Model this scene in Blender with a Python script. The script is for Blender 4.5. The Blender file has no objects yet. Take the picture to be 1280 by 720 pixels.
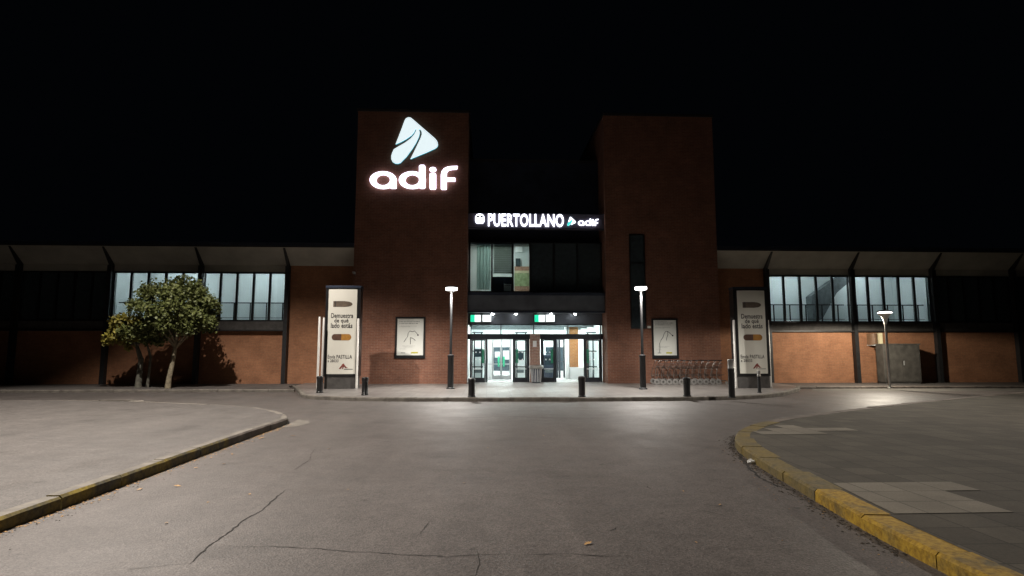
import bpy, bmesh, math, random
from mathutils import Vector, Matrix
random.seed(7)
R = math.radians
S = bpy.context.scene
COL = S.collection

# ------------------------------------------------------------------ camera, night sky, exposure
EYE = 1.6; FPX = 717.0; YAW = R(2.5); PITCH = R(6.13)
cam_data = bpy.data.cameras.new('camera'); cam = bpy.data.objects.new('camera', cam_data); COL.objects.link(cam)
cam_data.sensor_width = 36; cam_data.lens = 36 * FPX / 1280; cam_data.clip_start = 0.05; cam_data.clip_end = 2000
cam.location = (0, 0, EYE); cam.rotation_euler = (R(90) + PITCH, 0, -YAW)
S.camera = cam

world = bpy.data.worlds.new('World'); S.world = world; world.use_nodes = True
bg = world.node_tree.nodes['Background']
bg.inputs['Color'].default_value = (0.30, 0.42, 0.62, 1); bg.inputs['Strength'].default_value = 0.0020

S.view_settings.view_transform = 'Standard'; S.view_settings.look = 'None'
S.view_settings.exposure = 0.0; S.view_settings.gamma = 1.0
cy = S.cycles
cy.use_denoising = True; cy.max_bounces = 6; cy.diffuse_bounces = 3; cy.glossy_bounces = 3
cy.transparent_max_bounces = 8; cy.transmission_bounces = 3
cy.sample_clamp_indirect = 3.0; cy.sample_clamp_direct = 0; cy.blur_glossy = 0.5
cy.caustics_reflective = False; cy.caustics_refractive = False

# lamp powers, all tuned here
P_PLAZA = 1350       # the two lamps in front of the station
P_TALL = 10500       # tall street lamps (cone)
P_NEAR = 6900       # tall lamps behind the photographer
P_WING = 850        # short lamp by the right wing
HALL = 46.0          # ceiling panels of the hall
GALLERY = 8.0      # tubes of the upper gallery
OFFICE = 2.4

# ------------------------------------------------------------------ measuring: where a sight line meets the ground or an upright plane
FW = Vector((math.sin(YAW) * math.cos(PITCH), math.cos(YAW) * math.cos(PITCH), math.sin(PITCH)))
RT = Vector((math.cos(YAW), -math.sin(YAW), 0)); UP = RT.cross(FW)
def ray(px, py): return FW + RT * ((px - 640) / FPX) + UP * ((360 - py) / FPX)
def gp(px, py, z=0.0):
    d = ray(px, py); t = (z - EYE) / d.z; return d.x * t, d.y * t
def fp(px, py, Y):
    d = ray(px, py); t = Y / d.y; return d.x * t, EYE + d.z * t
def fx(px, Y, py=437): return fp(px, py, Y)[0]
def fz(py, Y, px=640): return fp(px, py, Y)[1]

# ------------------------------------------------------------------ materials
def nodes(name):
    m = bpy.data.materials.new(name); m.use_nodes = True
    nt = m.node_tree; b = nt.nodes['Principled BSDF']
    return m, nt, b
def N(nt, typ, **kw):
    n = nt.nodes.new(typ)
    for k, v in kw.items(): setattr(n, k, v)
    return n
def ramp(nt, fac, stops):
    r = N(nt, 'ShaderNodeValToRGB'); nt.links.new(fac, r.inputs[0])
    el = r.color_ramp.elements
    while len(el) < len(stops): el.new(0.5)
    for e, (p, c) in zip(el, stops): e.position = p; e.color = (c[0], c[1], c[2], 1)
    return r.outputs[0]
def pos(nt): return N(nt, 'ShaderNodeNewGeometry').outputs['Position']
def noise(nt, vec, scale, detail=4, rough=0.55):
    n = N(nt, 'ShaderNodeTexNoise'); n.inputs['Scale'].default_value = scale
    n.inputs['Detail'].default_value = detail; n.inputs['Roughness'].default_value = rough
    nt.links.new(vec, n.inputs['Vector']); return n.outputs['Fac']
def mul(nt, a, b, fac=1.0, mode='MULTIPLY'):
    m = N(nt, 'ShaderNodeMix', data_type='RGBA', blend_type=mode); m.inputs[0].default_value = fac
    nt.links.new(a, m.inputs[6]); nt.links.new(b, m.inputs[7]); return m.outputs[2]
def bump(nt, b, h, strength, dist=0.01):
    n = N(nt, 'ShaderNodeBump'); n.inputs['Strength'].default_value = strength; n.inputs['Distance'].default_value = dist
    nt.links.new(h, n.inputs['Height']); nt.links.new(n.outputs[0], b.inputs['Normal'])

def plain(name, c, rough=0.6, metal=0.0, var=0.25, scale=6.0, coat=0.0):
    m, nt, b = nodes(name)
    f = noise(nt, pos(nt), scale, 5)
    c0 = [x * (1 - var) for x in c]; c1 = [min(1, x * (1 + var)) for x in c]
    nt.links.new(ramp(nt, f, [(0.3, c0), (0.7, c1)]), b.inputs['Base Color'])
    b.inputs['Roughness'].default_value = rough; b.inputs['Metallic'].default_value = metal
    if coat:
        b.inputs['Coat Weight'].default_value = coat; b.inputs['Coat Roughness'].default_value = 0.12
    return m
def glow(name, c, s):
    m, nt, b = nodes(name)
    b.inputs['Base Color'].default_value = (*[min(1, x) * 0.8 for x in c], 1)
    b.inputs['Emission Color'].default_value = (*c, 1); b.inputs['Emission Strength'].default_value = s
    return m
def glass(name, tint=(0.9, 0.95, 0.95), gloss=1.0):
    m, nt, b = nodes(name); nt.nodes.remove(b); out = nt.nodes['Material Output']
    t = N(nt, 'ShaderNodeBsdfTransparent'); t.inputs[0].default_value = (*tint, 1)
    g = N(nt, 'ShaderNodeBsdfGlossy'); g.inputs['Roughness'].default_value = 0.03
    f = N(nt, 'ShaderNodeFresnel'); f.inputs[0].default_value = 1.45
    mx = N(nt, 'ShaderNodeMixShader')
    nt.links.new(f.outputs[0], mx.inputs[0]); nt.links.new(t.outputs[0], mx.inputs[1]); nt.links.new(g.outputs[0], mx.inputs[2])
    nt.links.new(mx.outputs[0], out.inputs[0]); return m

def brick(name, c1, c2, mortar, scale=1.0):
    m, nt, b = nodes(name)
    p = pos(nt); sx = N(nt, 'ShaderNodeSeparateXYZ'); nt.links.new(p, sx.inputs[0])
    ad = N(nt, 'ShaderNodeMath', operation='ADD'); nt.links.new(sx.outputs[0], ad.inputs[0]); nt.links.new(sx.outputs[1], ad.inputs[1])
    cb = N(nt, 'ShaderNodeCombineXYZ'); nt.links.new(ad.outputs[0], cb.inputs[0]); nt.links.new(sx.outputs[2], cb.inputs[1])
    br = N(nt, 'ShaderNodeTexBrick'); nt.links.new(cb.outputs[0], br.inputs['Vector'])
    br.inputs['Scale'].default_value = scale
    br.inputs['Brick Width'].default_value = 0.25; br.inputs['Row Height'].default_value = 0.07
    br.inputs['Mortar Size'].default_value = 0.008; br.inputs['Mortar Smooth'].default_value = 0.3
    br.inputs['Color1'].default_value = (*c1, 1); br.inputs['Color2'].default_value = (*c2, 1); br.inputs['Mortar'].default_value = (*mortar, 1)
    f = noise(nt, p, 1.1, 6, 0.65)
    v = ramp(nt, f, [(0.3, (0.72, 0.70, 0.68)), (0.7, (1.12, 1.1, 1.08))])
    f2 = noise(nt, p, 14, 3)
    v2 = ramp(nt, f2, [(0.3, (0.85, 0.85, 0.85)), (0.7, (1.1, 1.1, 1.1))])
    nt.links.new(mul(nt, mul(nt, br.outputs['Color'], v), v2), b.inputs['Base Color'])
    b.inputs['Roughness'].default_value = 0.85
    bump(nt, b, br.outputs['Fac'], -0.4, 0.006)
    return m

def asphalt(name, dark, light, rough=(0.5, 0.75), tone=(1.0, 0.975, 0.94), patch=0.12):
    m, nt, b = nodes(name); p = pos(nt)
    big = ramp(nt, noise(nt, p, 0.28, 5, 0.6), [(0.32, [x * (1 - patch) for x in tone]), (0.68, [x * (1 + patch) for x in tone])])
    mid = ramp(nt, noise(nt, p, 3.2, 6, 0.7), [(0.35, (0.84, 0.84, 0.84)), (0.7, (1.1, 1.1, 1.1))])
    mp = N(nt, 'ShaderNodeMapping'); mp.inputs['Scale'].default_value = (1.2, 0.10, 1); nt.links.new(p, mp.inputs[0])
    streak = ramp(nt, noise(nt, mp.outputs[0], 1.3, 5, 0.6), [(0.35, (0.90, 0.90, 0.90)), (0.65, (1.06, 1.06, 1.06))])
    fine_f = noise(nt, p, 90, 3, 0.7)
    fine = ramp(nt, fine_f, [(0.35, dark), (0.65, light)])
    vo = N(nt, 'ShaderNodeTexVoronoi'); vo.inputs['Scale'].default_value = 55; nt.links.new(p, vo.inputs['Vector'])
    grain = ramp(nt, vo.outputs['Color'], [(0.15, (0.72, 0.72, 0.72)), (0.75, (1.18, 1.18, 1.18))])
    oil = ramp(nt, noise(nt, p, 0.75, 3, 0.5), [(0.60, (1, 1, 1)), (0.72, (0.72, 0.71, 0.70))])
    spot_ = ramp(nt, noise(nt, p, 6.5, 2, 0.5), [(0.68, (1, 1, 1)), (0.76, (0.55, 0.54, 0.53))])
    c = mul(nt, mul(nt, mul(nt, fine, mid), big), streak)
    c = mul(nt, mul(nt, mul(nt, c, grain), oil), spot_)
    nt.links.new(c, b.inputs['Base Color'])
    rr = N(nt, 'ShaderNodeMapRange'); rr.inputs[1].default_value = 0.3; rr.inputs[2].default_value = 0.7
    rr.inputs[3].default_value = rough[0]; rr.inputs[4].default_value = rough[1]
    nt.links.new(noise(nt, p, 1.2, 5), rr.inputs[0]); nt.links.new(rr.outputs[0], b.inputs['Roughness'])
    bump(nt, b, vo.outputs['Distance'], 0.3, 0.006)
    return m

def slabs(name, c, w, h, joint, rough=0.6, var=0.12):
    m, nt, b = nodes(name); p = pos(nt)
    br = N(nt, 'ShaderNodeTexBrick'); nt.links.new(p, br.inputs['Vector']); br.inputs['Scale'].default_value = 1
    br.offset = 0.0
    br.inputs['Brick Width'].default_value = w; br.inputs['Row Height'].default_value = h; br.inputs['Mortar Size'].default_value = joint
    br.inputs['Color1'].default_value = (*[x * (1 - var) for x in c], 1); br.inputs['Color2'].default_value = (*[x * (1 + var) for x in c], 1)
    br.inputs['Mortar'].default_value = (*[x * 0.5 for x in c], 1)
    f = noise(nt, p, 1.4, 6, 0.65); v = ramp(nt, f, [(0.3, (0.75, 0.75, 0.75)), (0.7, (1.12, 1.12, 1.12))])
    ff = noise(nt, p, 60, 3); v2 = ramp(nt, ff, [(0.35, (0.85, 0.85, 0.85)), (0.65, (1.1, 1.1, 1.1))])
    nt.links.new(mul(nt, mul(nt, br.outputs['Color'], v), v2), b.inputs['Base Color'])
    b.inputs['Roughness'].default_value = rough
    bump(nt, b, ff, 0.3, 0.004)
    return m

def worn_paint(name, paint, under, dirt, lo, hi, scale=5.0):
    m, nt, b = nodes(name); p = pos(nt)
    f = noise(nt, p, scale, 7, 0.7); c = ramp(nt, f, [(lo, under), (hi, paint)])
    d = ramp(nt, noise(nt, p, 22, 5, 0.7), [(0.35, dirt), (0.6, (1, 1, 1))])
    nt.links.new(mul(nt, c, d), b.inputs['Base Color']); b.inputs['Roughness'].default_value = 0.75
    bump(nt, b, f, 0.4, 0.01); return m

M = {}
M['brick'] = brick('red_brick', (0.235, 0.098, 0.058), (0.185, 0.075, 0.046), (0.25, 0.16, 0.12))
M['brick_light'] = brick('orange_brick', (0.37, 0.17, 0.085), (0.32, 0.14, 0.07), (0.26, 0.15, 0.09))
M['asphalt'] = asphalt('asphalt', (0.054, 0.048, 0.046), (0.148, 0.133, 0.126), (0.52, 0.62))
M['pavement'] = asphalt('worn_pavement', (0.062, 0.057, 0.054), (0.135, 0.124, 0.118), (0.55, 0.8), patch=0.08)
M['plaza'] = slabs('plaza_slabs', (0.19, 0.175, 0.165), 0.4, 0.4, 0.008, 0.42)
M['tiles'] = slabs('dark_paving', (0.075, 0.066, 0.051), 0.4, 0.4, 0.009, 0.92, 0.2)
M['tile_patch'] = slabs('pale_paving', (0.19, 0.17, 0.135), 0.4, 0.4, 0.009, 0.9, 0.1)
M['kerb'] = plain('kerb_concrete', (0.15, 0.135, 0.115), 0.8, var=0.4, scale=4)
M['kerb_dark'] = plain('kerb_dark_stone', (0.12, 0.10, 0.085), 0.8, var=0.5, scale=3)
M['kerb_moss'] = worn_paint('mossy_kerb', (0.30, 0.22, 0.025), (0.085, 0.078, 0.055), (0.5, 0.47, 0.42), 0.38, 0.62, 2.2)
M['kerb_yellow'] = worn_paint('yellow_kerb_paint', (0.40, 0.25, 0.025), (0.11, 0.095, 0.055), (0.5, 0.45, 0.4), 0.3, 0.52, 2.6)
M['kerb_yellow_worn'] = worn_paint('yellow_kerb_paint_worn', (0.20, 0.145, 0.04), (0.10, 0.088, 0.06), (0.6, 0.58, 0.5), 0.3, 0.62, 3.0)
M['gutter'] = plain('gutter_concrete', (0.115, 0.108, 0.095), 0.75, var=0.3, scale=2)
M['crack'] = plain('crack_tar', (0.022, 0.02, 0.018), 0.9, var=0.4)
M['soil'] = plain('soil', (0.05, 0.04, 0.03), 0.95, var=0.5)
M['steel_dark'] = plain('dark_steel', (0.02, 0.02, 0.021), 0.5, 0.2)
M['steel_black'] = plain('black_paint', (0.014, 0.014, 0.015), 0.35, 0.0, coat=0.3)
M['cladding'] = plain('dark_cladding', (0.035, 0.045, 0.07), 0.4, 0.3, scale=1.5)
M['canopy'] = plain('canopy_metal', (0.13, 0.145, 0.165), 0.45, 0.3, scale=1.5)
M['soffit'] = plain('soffit_board', (0.38, 0.37, 0.32), 0.75, scale=1.2, var=0.15)
M['concrete'] = plain('grey_concrete', (0.075, 0.07, 0.066), 0.85)
M['roof'] = plain('roof_metal', (0.03, 0.03, 0.032), 0.6, 0.2)
M['white_wall'] = plain('white_paint', (0.78, 0.79, 0.78), 0.7, var=0.04, scale=1)
M['gallery_wall'] = plain('pale_gallery_paint', (0.58, 0.62, 0.62), 0.8, var=0.05, scale=0.8)
M['gallery_low'] = plain('gallery_dado', (0.46, 0.50, 0.50), 0.8, var=0.05, scale=0.8)
M['gallery_floor'] = plain('gallery_floor', (0.22, 0.22, 0.22), 0.5)
M['mid_grey'] = plain('plain_grey', (0.10, 0.115, 0.12), 0.7)
M['hall_floor'] = plain('hall_floor', (0.55, 0.55, 0.54), 0.25, var=0.05)
M['hall_dark'] = plain('dark_platform_glass', (0.03, 0.045, 0.055), 0.15)
M['alu'] = plain('aluminium', (0.62, 0.63, 0.64), 0.35, 0.6, var=0.08)
M['galv'] = plain('galvanised', (0.45, 0.44, 0.42), 0.35, 0.8, var=0.15, scale=20)
M['chrome'] = plain('trolley_chrome', (0.17, 0.165, 0.155), 0.35, 0.9, var=0.1)
M['tyre'] = plain('grey_wheel', (0.22, 0.21, 0.20), 0.5, var=0.1)
M['white_pole'] = plain('white_pole', (0.72, 0.70, 0.66), 0.4, 0.1, var=0.06)
M['door_frame'] = plain('door_frame', (0.022, 0.026, 0.032), 0.4, 0.3)
M['green_sticker'] = plain('green_sticker', (0.01, 0.19, 0.10), 0.5)
M['green_handle'] = plain('green_handle', (0.05, 0.5, 0.27), 0.4)
M['white_sticker'] = plain('white_sticker', (0.85, 0.86, 0.86), 0.5, var=0.03)
M['poster'] = plain('cream_poster', (0.76, 0.75, 0.67), 0.45, var=0.04, scale=1.5, coat=0.7)
M['ink'] = plain('ink', (0.03, 0.028, 0.03), 0.5)
M['brown'] = plain('pill_brown', (0.11, 0.055, 0.035), 0.5)
M['bullet'] = plain('bullet_grey', (0.12, 0.09, 0.065), 0.5, var=0.4, scale=3)
M['orange'] = plain('pill_orange', (0.40, 0.19, 0.035), 0.5)
M['red_ink'] = plain('red_ink', (0.22, 0.05, 0.04), 0.5)
M['sheet'] = plain('map_sheet', (0.74, 0.75, 0.70), 0.5, var=0.05, scale=2, coat=0.4)
M['print_grey'] = plain('print_grey', (0.34, 0.35, 0.33), 0.6)
M['print_yellow'] = plain('print_yellow', (0.42, 0.40, 0.03), 0.6)
M['bark'] = plain('pale_bark', (0.26, 0.22, 0.15), 0.9, var=0.4, scale=9)
M['bark_grey'] = plain('grey_bark', (0.13, 0.125, 0.10), 0.9, var=0.4, scale=9)
M['glass'] = glass('clear_glass')
M['glass_gallery'] = glass('gallery_glass', (0.86, 0.92, 0.93))
M['glass_dark'] = plain('dark_glazing', (0.045, 0.06, 0.066), 0.12, var=0.2)
M['letter'] = glow('lit_letter', (0.88, 0.82, 1.0), 2.6)
M['emblem'] = glow('lit_emblem', (0.78, 0.90, 0.93), 1.0)
M['emblem_side'] = glow('lit_emblem_edge', (0.02, 0.42, 0.55), 0.8)
M['letter_small'] = glow('lit_station_letter', (0.88, 0.91, 1.0), 3.0)
M['emblem_teal'] = glow('lit_teal', (0.05, 0.75, 0.70), 1.1)
M['sign_board'] = plain('sign_board', (0.12, 0.11, 0.15), 0.45, scale=2)
M['exit_green'] = glow('exit_green', (0.02, 0.78, 0.42), 1.0)
M['exit_white'] = glow('exit_white', (0.9, 1.0, 0.98), 1.6)
M['spot_lamp'] = glow('downlight_glow', (0.95, 0.98, 1.0), 60)
M['lamp_lens'] = glow('lamp_lens', (1.0, 0.98, 0.95), 5)
M['tall_lens'] = glow('tall_lamp_lens', (1.0, 0.82, 0.45), 3)
M['hall_light'] = glow('hall_light', (0.88, 1.0, 0.98), HALL)
M['gallery_light'] = glow('gallery_light', (0.93, 0.99, 1.0), GALLERY * 14)
M['office_light'] = glow('office_light', (0.92, 1.0, 0.93), OFFICE * 5)
M['blind'] = plain('pale_blind', (0.50, 0.58, 0.54), 0.8, var=0.06)
M['blind_teal'] = plain('teal_curtain', (0.36, 0.56, 0.54), 0.8, var=0.08, scale=3)
def cloth(name, c):
    m, nt, b = nodes(name); nt.nodes.remove(b); p = pos(nt)
    col = ramp(nt, noise(nt, p, 3, 4), [(0.3, [x * .9 for x in c]), (0.7, c)])
    d = N(nt, 'ShaderNodeBsdfDiffuse'); t = N(nt, 'ShaderNodeBsdfTranslucent'); mx = N(nt, 'ShaderNodeMixShader'); mx.inputs[0].default_value = .5
    for q in (d, t): nt.links.new(col, q.inputs[0])
    nt.links.new(d.outputs[0], mx.inputs[1]); nt.links.new(t.outputs[0], mx.inputs[2]); nt.links.new(mx.outputs[0], nt.nodes['Material Output'].inputs[0])
    return m
M['blind'] = cloth('pale_blind', (0.40, 0.44, 0.40)); M['blind_teal'] = cloth('teal_curtain', (0.40, 0.53, 0.50))
M['leaf_dry'] = plain('dry_leaf', (0.42, 0.25, 0.10), 0.7, var=0.3, scale=30)
M['litter'] = plain('white_paper', (0.65, 0.65, 0.62), 0.7, var=0.08)
M['wall_box_dark'] = plain('wall_box_brown', (0.16, 0.09, 0.05), 0.6)
M['lit_side_cream'] = plain('lit_side_cream', (0.75, 0.68, 0.45), 0.5, var=0.1)  # cream stands for lamp light falling on one side of the wall box
M['cabinet'] = plain('grey_cabinet', (0.075, 0.07, 0.062), 0.6, var=0.35, scale=4)

def foliage(name, c0, c1):
    m, nt, b = nodes(name)
    nt.links.new(ramp(nt, noise(nt, pos(nt), 5, 3, 0.7), [(0.32, c0), (0.68, c1)]), b.inputs['Base Color'])
    b.inputs['Roughness'].default_value = 0.6
    b.inputs['Transmission Weight'].default_value = 0.0
    return m
M['leaf'] = foliage('green_leaves', (0.055, 0.072, 0.018), (0.135, 0.15, 0.04))
M['leaf_lamplit'] = foliage('lamplit_leaves', (0.15, 0.135, 0.02), (0.28, 0.24, 0.04))  # light of the tall left lamp on the leaves, put into their colour

# ------------------------------------------------------------------ building blocks
ORG = {}
def tag(o, label=None, cat=None, group=None, kind=None):
    if label: o['label'] = label
    if cat: o['category'] = cat
    if group: o['group'] = group
    if kind: o['kind'] = kind
    return o
def thing(name, label, cat, loc=(0, 0, 0), rz=0.0, group=None):
    o = bpy.data.objects.new(name, None); COL.objects.link(o); o.empty_display_size = 0.3
    o.location = loc; o.rotation_euler = (0, 0, rz); ORG[o.name] = Vector(loc)
    return tag(o, label, cat, group)
def dup(root, loc, rz=0.0, label=None, group=None):
    def cp(o, parent):
        c = o.copy(); COL.objects.link(c)
        if parent is not None: c.parent = parent
        for ch in list(o.children): cp(ch, c)
        return c
    r = cp(root, None); r.location = loc; r.rotation_euler = (0, 0, rz)
    if label: r['label'] = label
    if group: r['group'] = group
    return r

class MB:
    """collects shapes for ONE mesh object"""
    def __init__(s): s.bm = bmesh.new()
    def box(s, x0, x1, y0, y1, z0, z1, bev=0.0):
        r = bmesh.ops.create_cube(s.bm, size=1)
        for v in r['verts']:
            v.co = Vector((x0 + (v.co.x + .5) * (x1 - x0), y0 + (v.co.y + .5) * (y1 - y0), z0 + (v.co.z + .5) * (z1 - z0)))
        if bev:
            es = list({e for v in r['verts'] for e in v.link_edges})
            bmesh.ops.bevel(s.bm, geom=es, offset=bev, segments=2, affect='EDGES', profile=0.5)
        return s
    def tube(s, pts, r, seg=8, caps=True):
        pts = [Vector(p) for p in pts]; rs = r if isinstance(r, (list, tuple)) else [r] * len(pts)
        rings = []
        for i, p in enumerate(pts):
            d = (pts[min(i + 1, len(pts) - 1)] - pts[max(i - 1, 0)]).normalized()
            a = Vector((0, 0, 1)) if abs(d.z) < 0.9 else Vector((1, 0, 0))
            u = d.cross(a).normalized(); w = d.cross(u)
            rings.append([s.bm.verts.new(p + (u * math.cos(t) + w * math.sin(t)) * rs[i]) for t in [2 * math.pi * k / seg for k in range(seg)]])
        for a, b in zip(rings, rings[1:]):
            for k in range(seg): s.bm.faces.new((a[k], a[(k + 1) % seg], b[(k + 1) % seg], b[k]))
        if caps:
            s.bm.faces.new(rings[0][::-1]); s.bm.faces.new(rings[-1])
        return s
    def lathe(s, prof, cx=0, cy=0, seg=20):
        rings = [[s.bm.verts.new((cx + r * math.cos(2 * math.pi * k / seg), cy + r * math.sin(2 * math.pi * k / seg), z)) for k in range(seg)] for r, z in prof]
        for a, b in zip(rings, rings[1:]):
            for k in range(seg): s.bm.faces.new((a[k], a[(k + 1) % seg], b[(k + 1) % seg], b[k]))
        s.bm.faces.new(rings[0][::-1]); s.bm.faces.new(rings[-1]); return s
    def front(s, poly, y0, y1):
        """poly in (x, z), extruded from y0 (front) to y1"""
        a = [s.bm.verts.new((x, y0, z)) for x, z in poly]; b = [s.bm.verts.new((x, y1, z)) for x, z in poly]
        n = len(poly); s.bm.faces.new(a); s.bm.faces.new(b[::-1])
        for k in range(n): s.bm.faces.new((a[k], b[k], b[(k + 1) % n], a[(k + 1) % n]))
        return s
    def side(s, poly, x0, x1):
        """poly in (y, z), extruded along x"""
        a = [s.bm.verts.new((x0, y, z)) for y, z in poly]; b = [s.bm.verts.new((x1, y, z)) for y, z in poly]
        n = len(poly); s.bm.faces.new(a); s.bm.faces.new(b[::-1])
        for k in range(n): s.bm.faces.new((a[k], b[k], b[(k + 1) % n], a[(k + 1) % n]))
        return s
    def flat(s, poly, z0, z1):
        """poly in (x, y), extruded from z0 to z1"""
        a = [s.bm.verts.new((x, y, z0)) for x, y in poly]; b = [s.bm.verts.new((x, y, z1)) for x, y in poly]
        n = len(poly); s.bm.faces.new(a[::-1]); s.bm.faces.new(b)
        for k in range(n): s.bm.faces.new((a[k], a[(k + 1) % n], b[(k + 1) % n], b[k]))
        return s
    def sheet(s, poly, z):
        s.bm.faces.new([s.bm.verts.new((x, y, z)) for x, y in poly]); return s
    def ring(s, outer, inner, y0, y1):
        n = len(outer); L = [[s.bm.verts.new((x, y, z)) for x, z in c] for c, y in ((outer, y0), (inner, y0), (inner, y1), (outer, y1))]
        for a, b in ((0, 1), (1, 2), (2, 3), (3, 0)):
            for k in range(n): s.bm.faces.new((L[a][k], L[a][(k + 1) % n], L[b][(k + 1) % n], L[b][k]))
        return s
    def strip(s, left, right, z):
        a = [s.bm.verts.new((x, y, z)) for x, y in left]; b = [s.bm.verts.new((x, y, z)) for x, y in right]
        for k in range(len(a) - 1): s.bm.faces.new((a[k], b[k], b[k + 1], a[k + 1]))
        return s
    def build(s, name, mat, parent=None, local=False, smooth=False):
        bmesh.ops.recalc_face_normals(s.bm, faces=s.bm.faces)
        o0 = Vector((0, 0, 0))
        if parent is not None and not local: o0 = ORG.get(parent.name, o0)
        if o0.length: bmesh.ops.translate(s.bm, verts=s.bm.verts, vec=-o0)
        me = bpy.data.meshes.new(name); s.bm.to_mesh(me); s.bm.free()
        if smooth:
            for p in me.polygons: p.use_smooth = True
            try: me.set_sharp_from_angle(angle=R(40))
            except Exception: pass
        for m in (mat if isinstance(mat, (list, tuple)) else [mat]): me.materials.append(m)
        o = bpy.data.objects.new(name, me); COL.objects.link(o)
        if parent is not None: o.parent = parent; ORG[o.name] = ORG.get(parent.name, Vector((0, 0, 0)))
        else: ORG[o.name] = Vector((0, 0, 0))
        return o

def lettering(name, text, mat, parent, x0, x1, z0, z1, y, depth=0.004, bold=0.0, local=False, curve=None, shear=0.0):
    """writing standing in the x-z plane, read from the -y side, fitted into x0..x1, z0..z1"""
    cu = bpy.data.curves.new('writing', 'FONT'); cu.body = text; cu.size = 1; cu.offset = bold; cu.resolution_u = 4; cu.shear = shear
    cu.space_character = 1.05 if bold else 1.0
    tmp = bpy.data.objects.new('writing', cu); COL.objects.link(tmp)
    dg = bpy.context.evaluated_depsgraph_get(); dg.update()
    me0 = bpy.data.meshes.new_from_object(tmp.evaluated_get(dg))
    bpy.data.objects.remove(tmp); bpy.data.curves.remove(cu)
    bm = bmesh.new(); bm.from_mesh(me0); bpy.data.meshes.remove(me0)
    xs = [v.co.x for v in bm.verts]; ys = [v.co.y for v in bm.verts]
    ax, bx, ay, by = min(xs), max(xs), min(ys), max(ys)
    f0 = list(bm.faces)
    for v in bm.verts:
        x = x0 + (v.co.x - ax) / (bx - ax) * (x1 - x0); z = z0 + (v.co.y - ay) / (by - ay) * (z1 - z0)
        v.co = Vector((x, (curve(x) if curve else 0) + y, z))
    if depth > 0.006:
        r = bmesh.ops.extrude_face_region(bm, geom=f0)
        bmesh.ops.translate(bm, verts=[g for g in r['geom'] if isinstance(g, bmesh.types.BMVert)], vec=(0, -depth, 0))
    b = MB(); b.bm.free(); b.bm = bm
    return b.build(name, mat, parent, local)

def ell(cx, cz, rx, rz, n=28, ex=1.0):
    out = []
    for k in range(n):
        t = 2 * math.pi * k / n; c, s_ = math.cos(t), math.sin(t)
        out.append((cx + rx * math.copysign(abs(c) ** ex, c), cz + rz * math.copysign(abs(s_) ** ex, s_)))
    return out

# ================================================================== THE SETTING: ground, roads, kerbs
YT = 25.4            # plane of the tower fronts
YW = 26.3            # plane of the wing walls
YD = 26.45           # plane of the entrance doors

road = tag(MB().sheet([(-400, -400), (400, -400), (400, 600), (-400, 600)], 0.0).build('road', M['asphalt']), kind='structure')

def offset_line(pts, d):
    out = []
    for i, p in enumerate(pts):
        a = Vector(pts[max(i - 1, 0)]); b = Vector(pts[min(i + 1, len(pts) - 1)]); t = (b - a).normalized()
        out.append((p[0] - t.y * d, p[1] + t.x * d))
    return out
def smooth_line(pts, n=5):
    out = []
    for i in range(len(pts) - 1):
        p0 = Vector(pts[max(i - 1, 0)]); p1 = Vector(pts[i]); p2 = Vector(pts[i + 1]); p3 = Vector(pts[min(i + 2, len(pts) - 1)])
        for k in range(n):
            t = k / n
            q = 0.5 * ((2 * p1) + (p2 - p0) * t + (2 * p0 - 5 * p1 + 4 * p2 - p3) * t * t + (3 * p1 - p0 - 3 * p2 + p3) * t ** 3)
            out.append((q.x, q.y))
    out.append(tuple(pts[-1])); return out

def resample(line, step):
    P = [Vector(p) for p in line]; out = []; acc = 0.0; d = [0.0]
    for a, b in zip(P, P[1:]): d.append(d[-1] + (b - a).length)
    def at(t):
        t = min(max(t, 0), d[-1])
        for k in range(len(P) - 1):
            if t <= d[k + 1] + 1e-9: return P[k].lerp(P[k + 1], (t - d[k]) / max(1e-9, d[k + 1] - d[k]))
        return P[-1]
    return at, d[-1]
def kerb(name, line, inner, h, mat, stone=0.95):
    """separate kerb stones along a line, with open joints: outer face, chamfer, top, ends"""
    b = MB(); bm = b.bm; at, L = resample(line, stone); n = max(1, round(L / stone)); st = L / n; sg = 1 if inner > 0 else -1
    for q in range(n):
        t0, t1 = q * st + 0.007, (q + 1) * st - 0.007; w = random.uniform(-0.007, 0.005); sh = random.uniform(-0.006, 0.006); rows = []
        for k in range(5):
            t = t0 + (t1 - t0) * k / 4; p = at(t); dr = (at(t + .05) - at(t - .05)); dr = dr.normalized() if dr.length > 1e-6 else Vector((0, 1)); nn = Vector((-dr.y, dr.x)) * sg
            cut = random.uniform(0, .008); p = p + nn * sh
            o = p; c = p + nn * (0.022 + cut); i = p + nn * abs(inner)
            rows.append([bm.verts.new((o.x, o.y, -0.02)), bm.verts.new((o.x, o.y, h - 0.022 - cut + w)), bm.verts.new((c.x, c.y, h + w)), bm.verts.new((i.x, i.y, h + w)), bm.verts.new((i.x, i.y, -0.02))])
        for a, c in zip(rows, rows[1:]):
            for k in range(4): bm.faces.new((a[k], a[k + 1], c[k + 1], c[k])).material_index = 1 if k == 2 and isinstance(mat, list) else 0
        bm.faces.new(rows[0]); bm.faces.new(rows[-1][::-1])
    return tag(b.build(name, mat), kind='structure')

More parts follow.
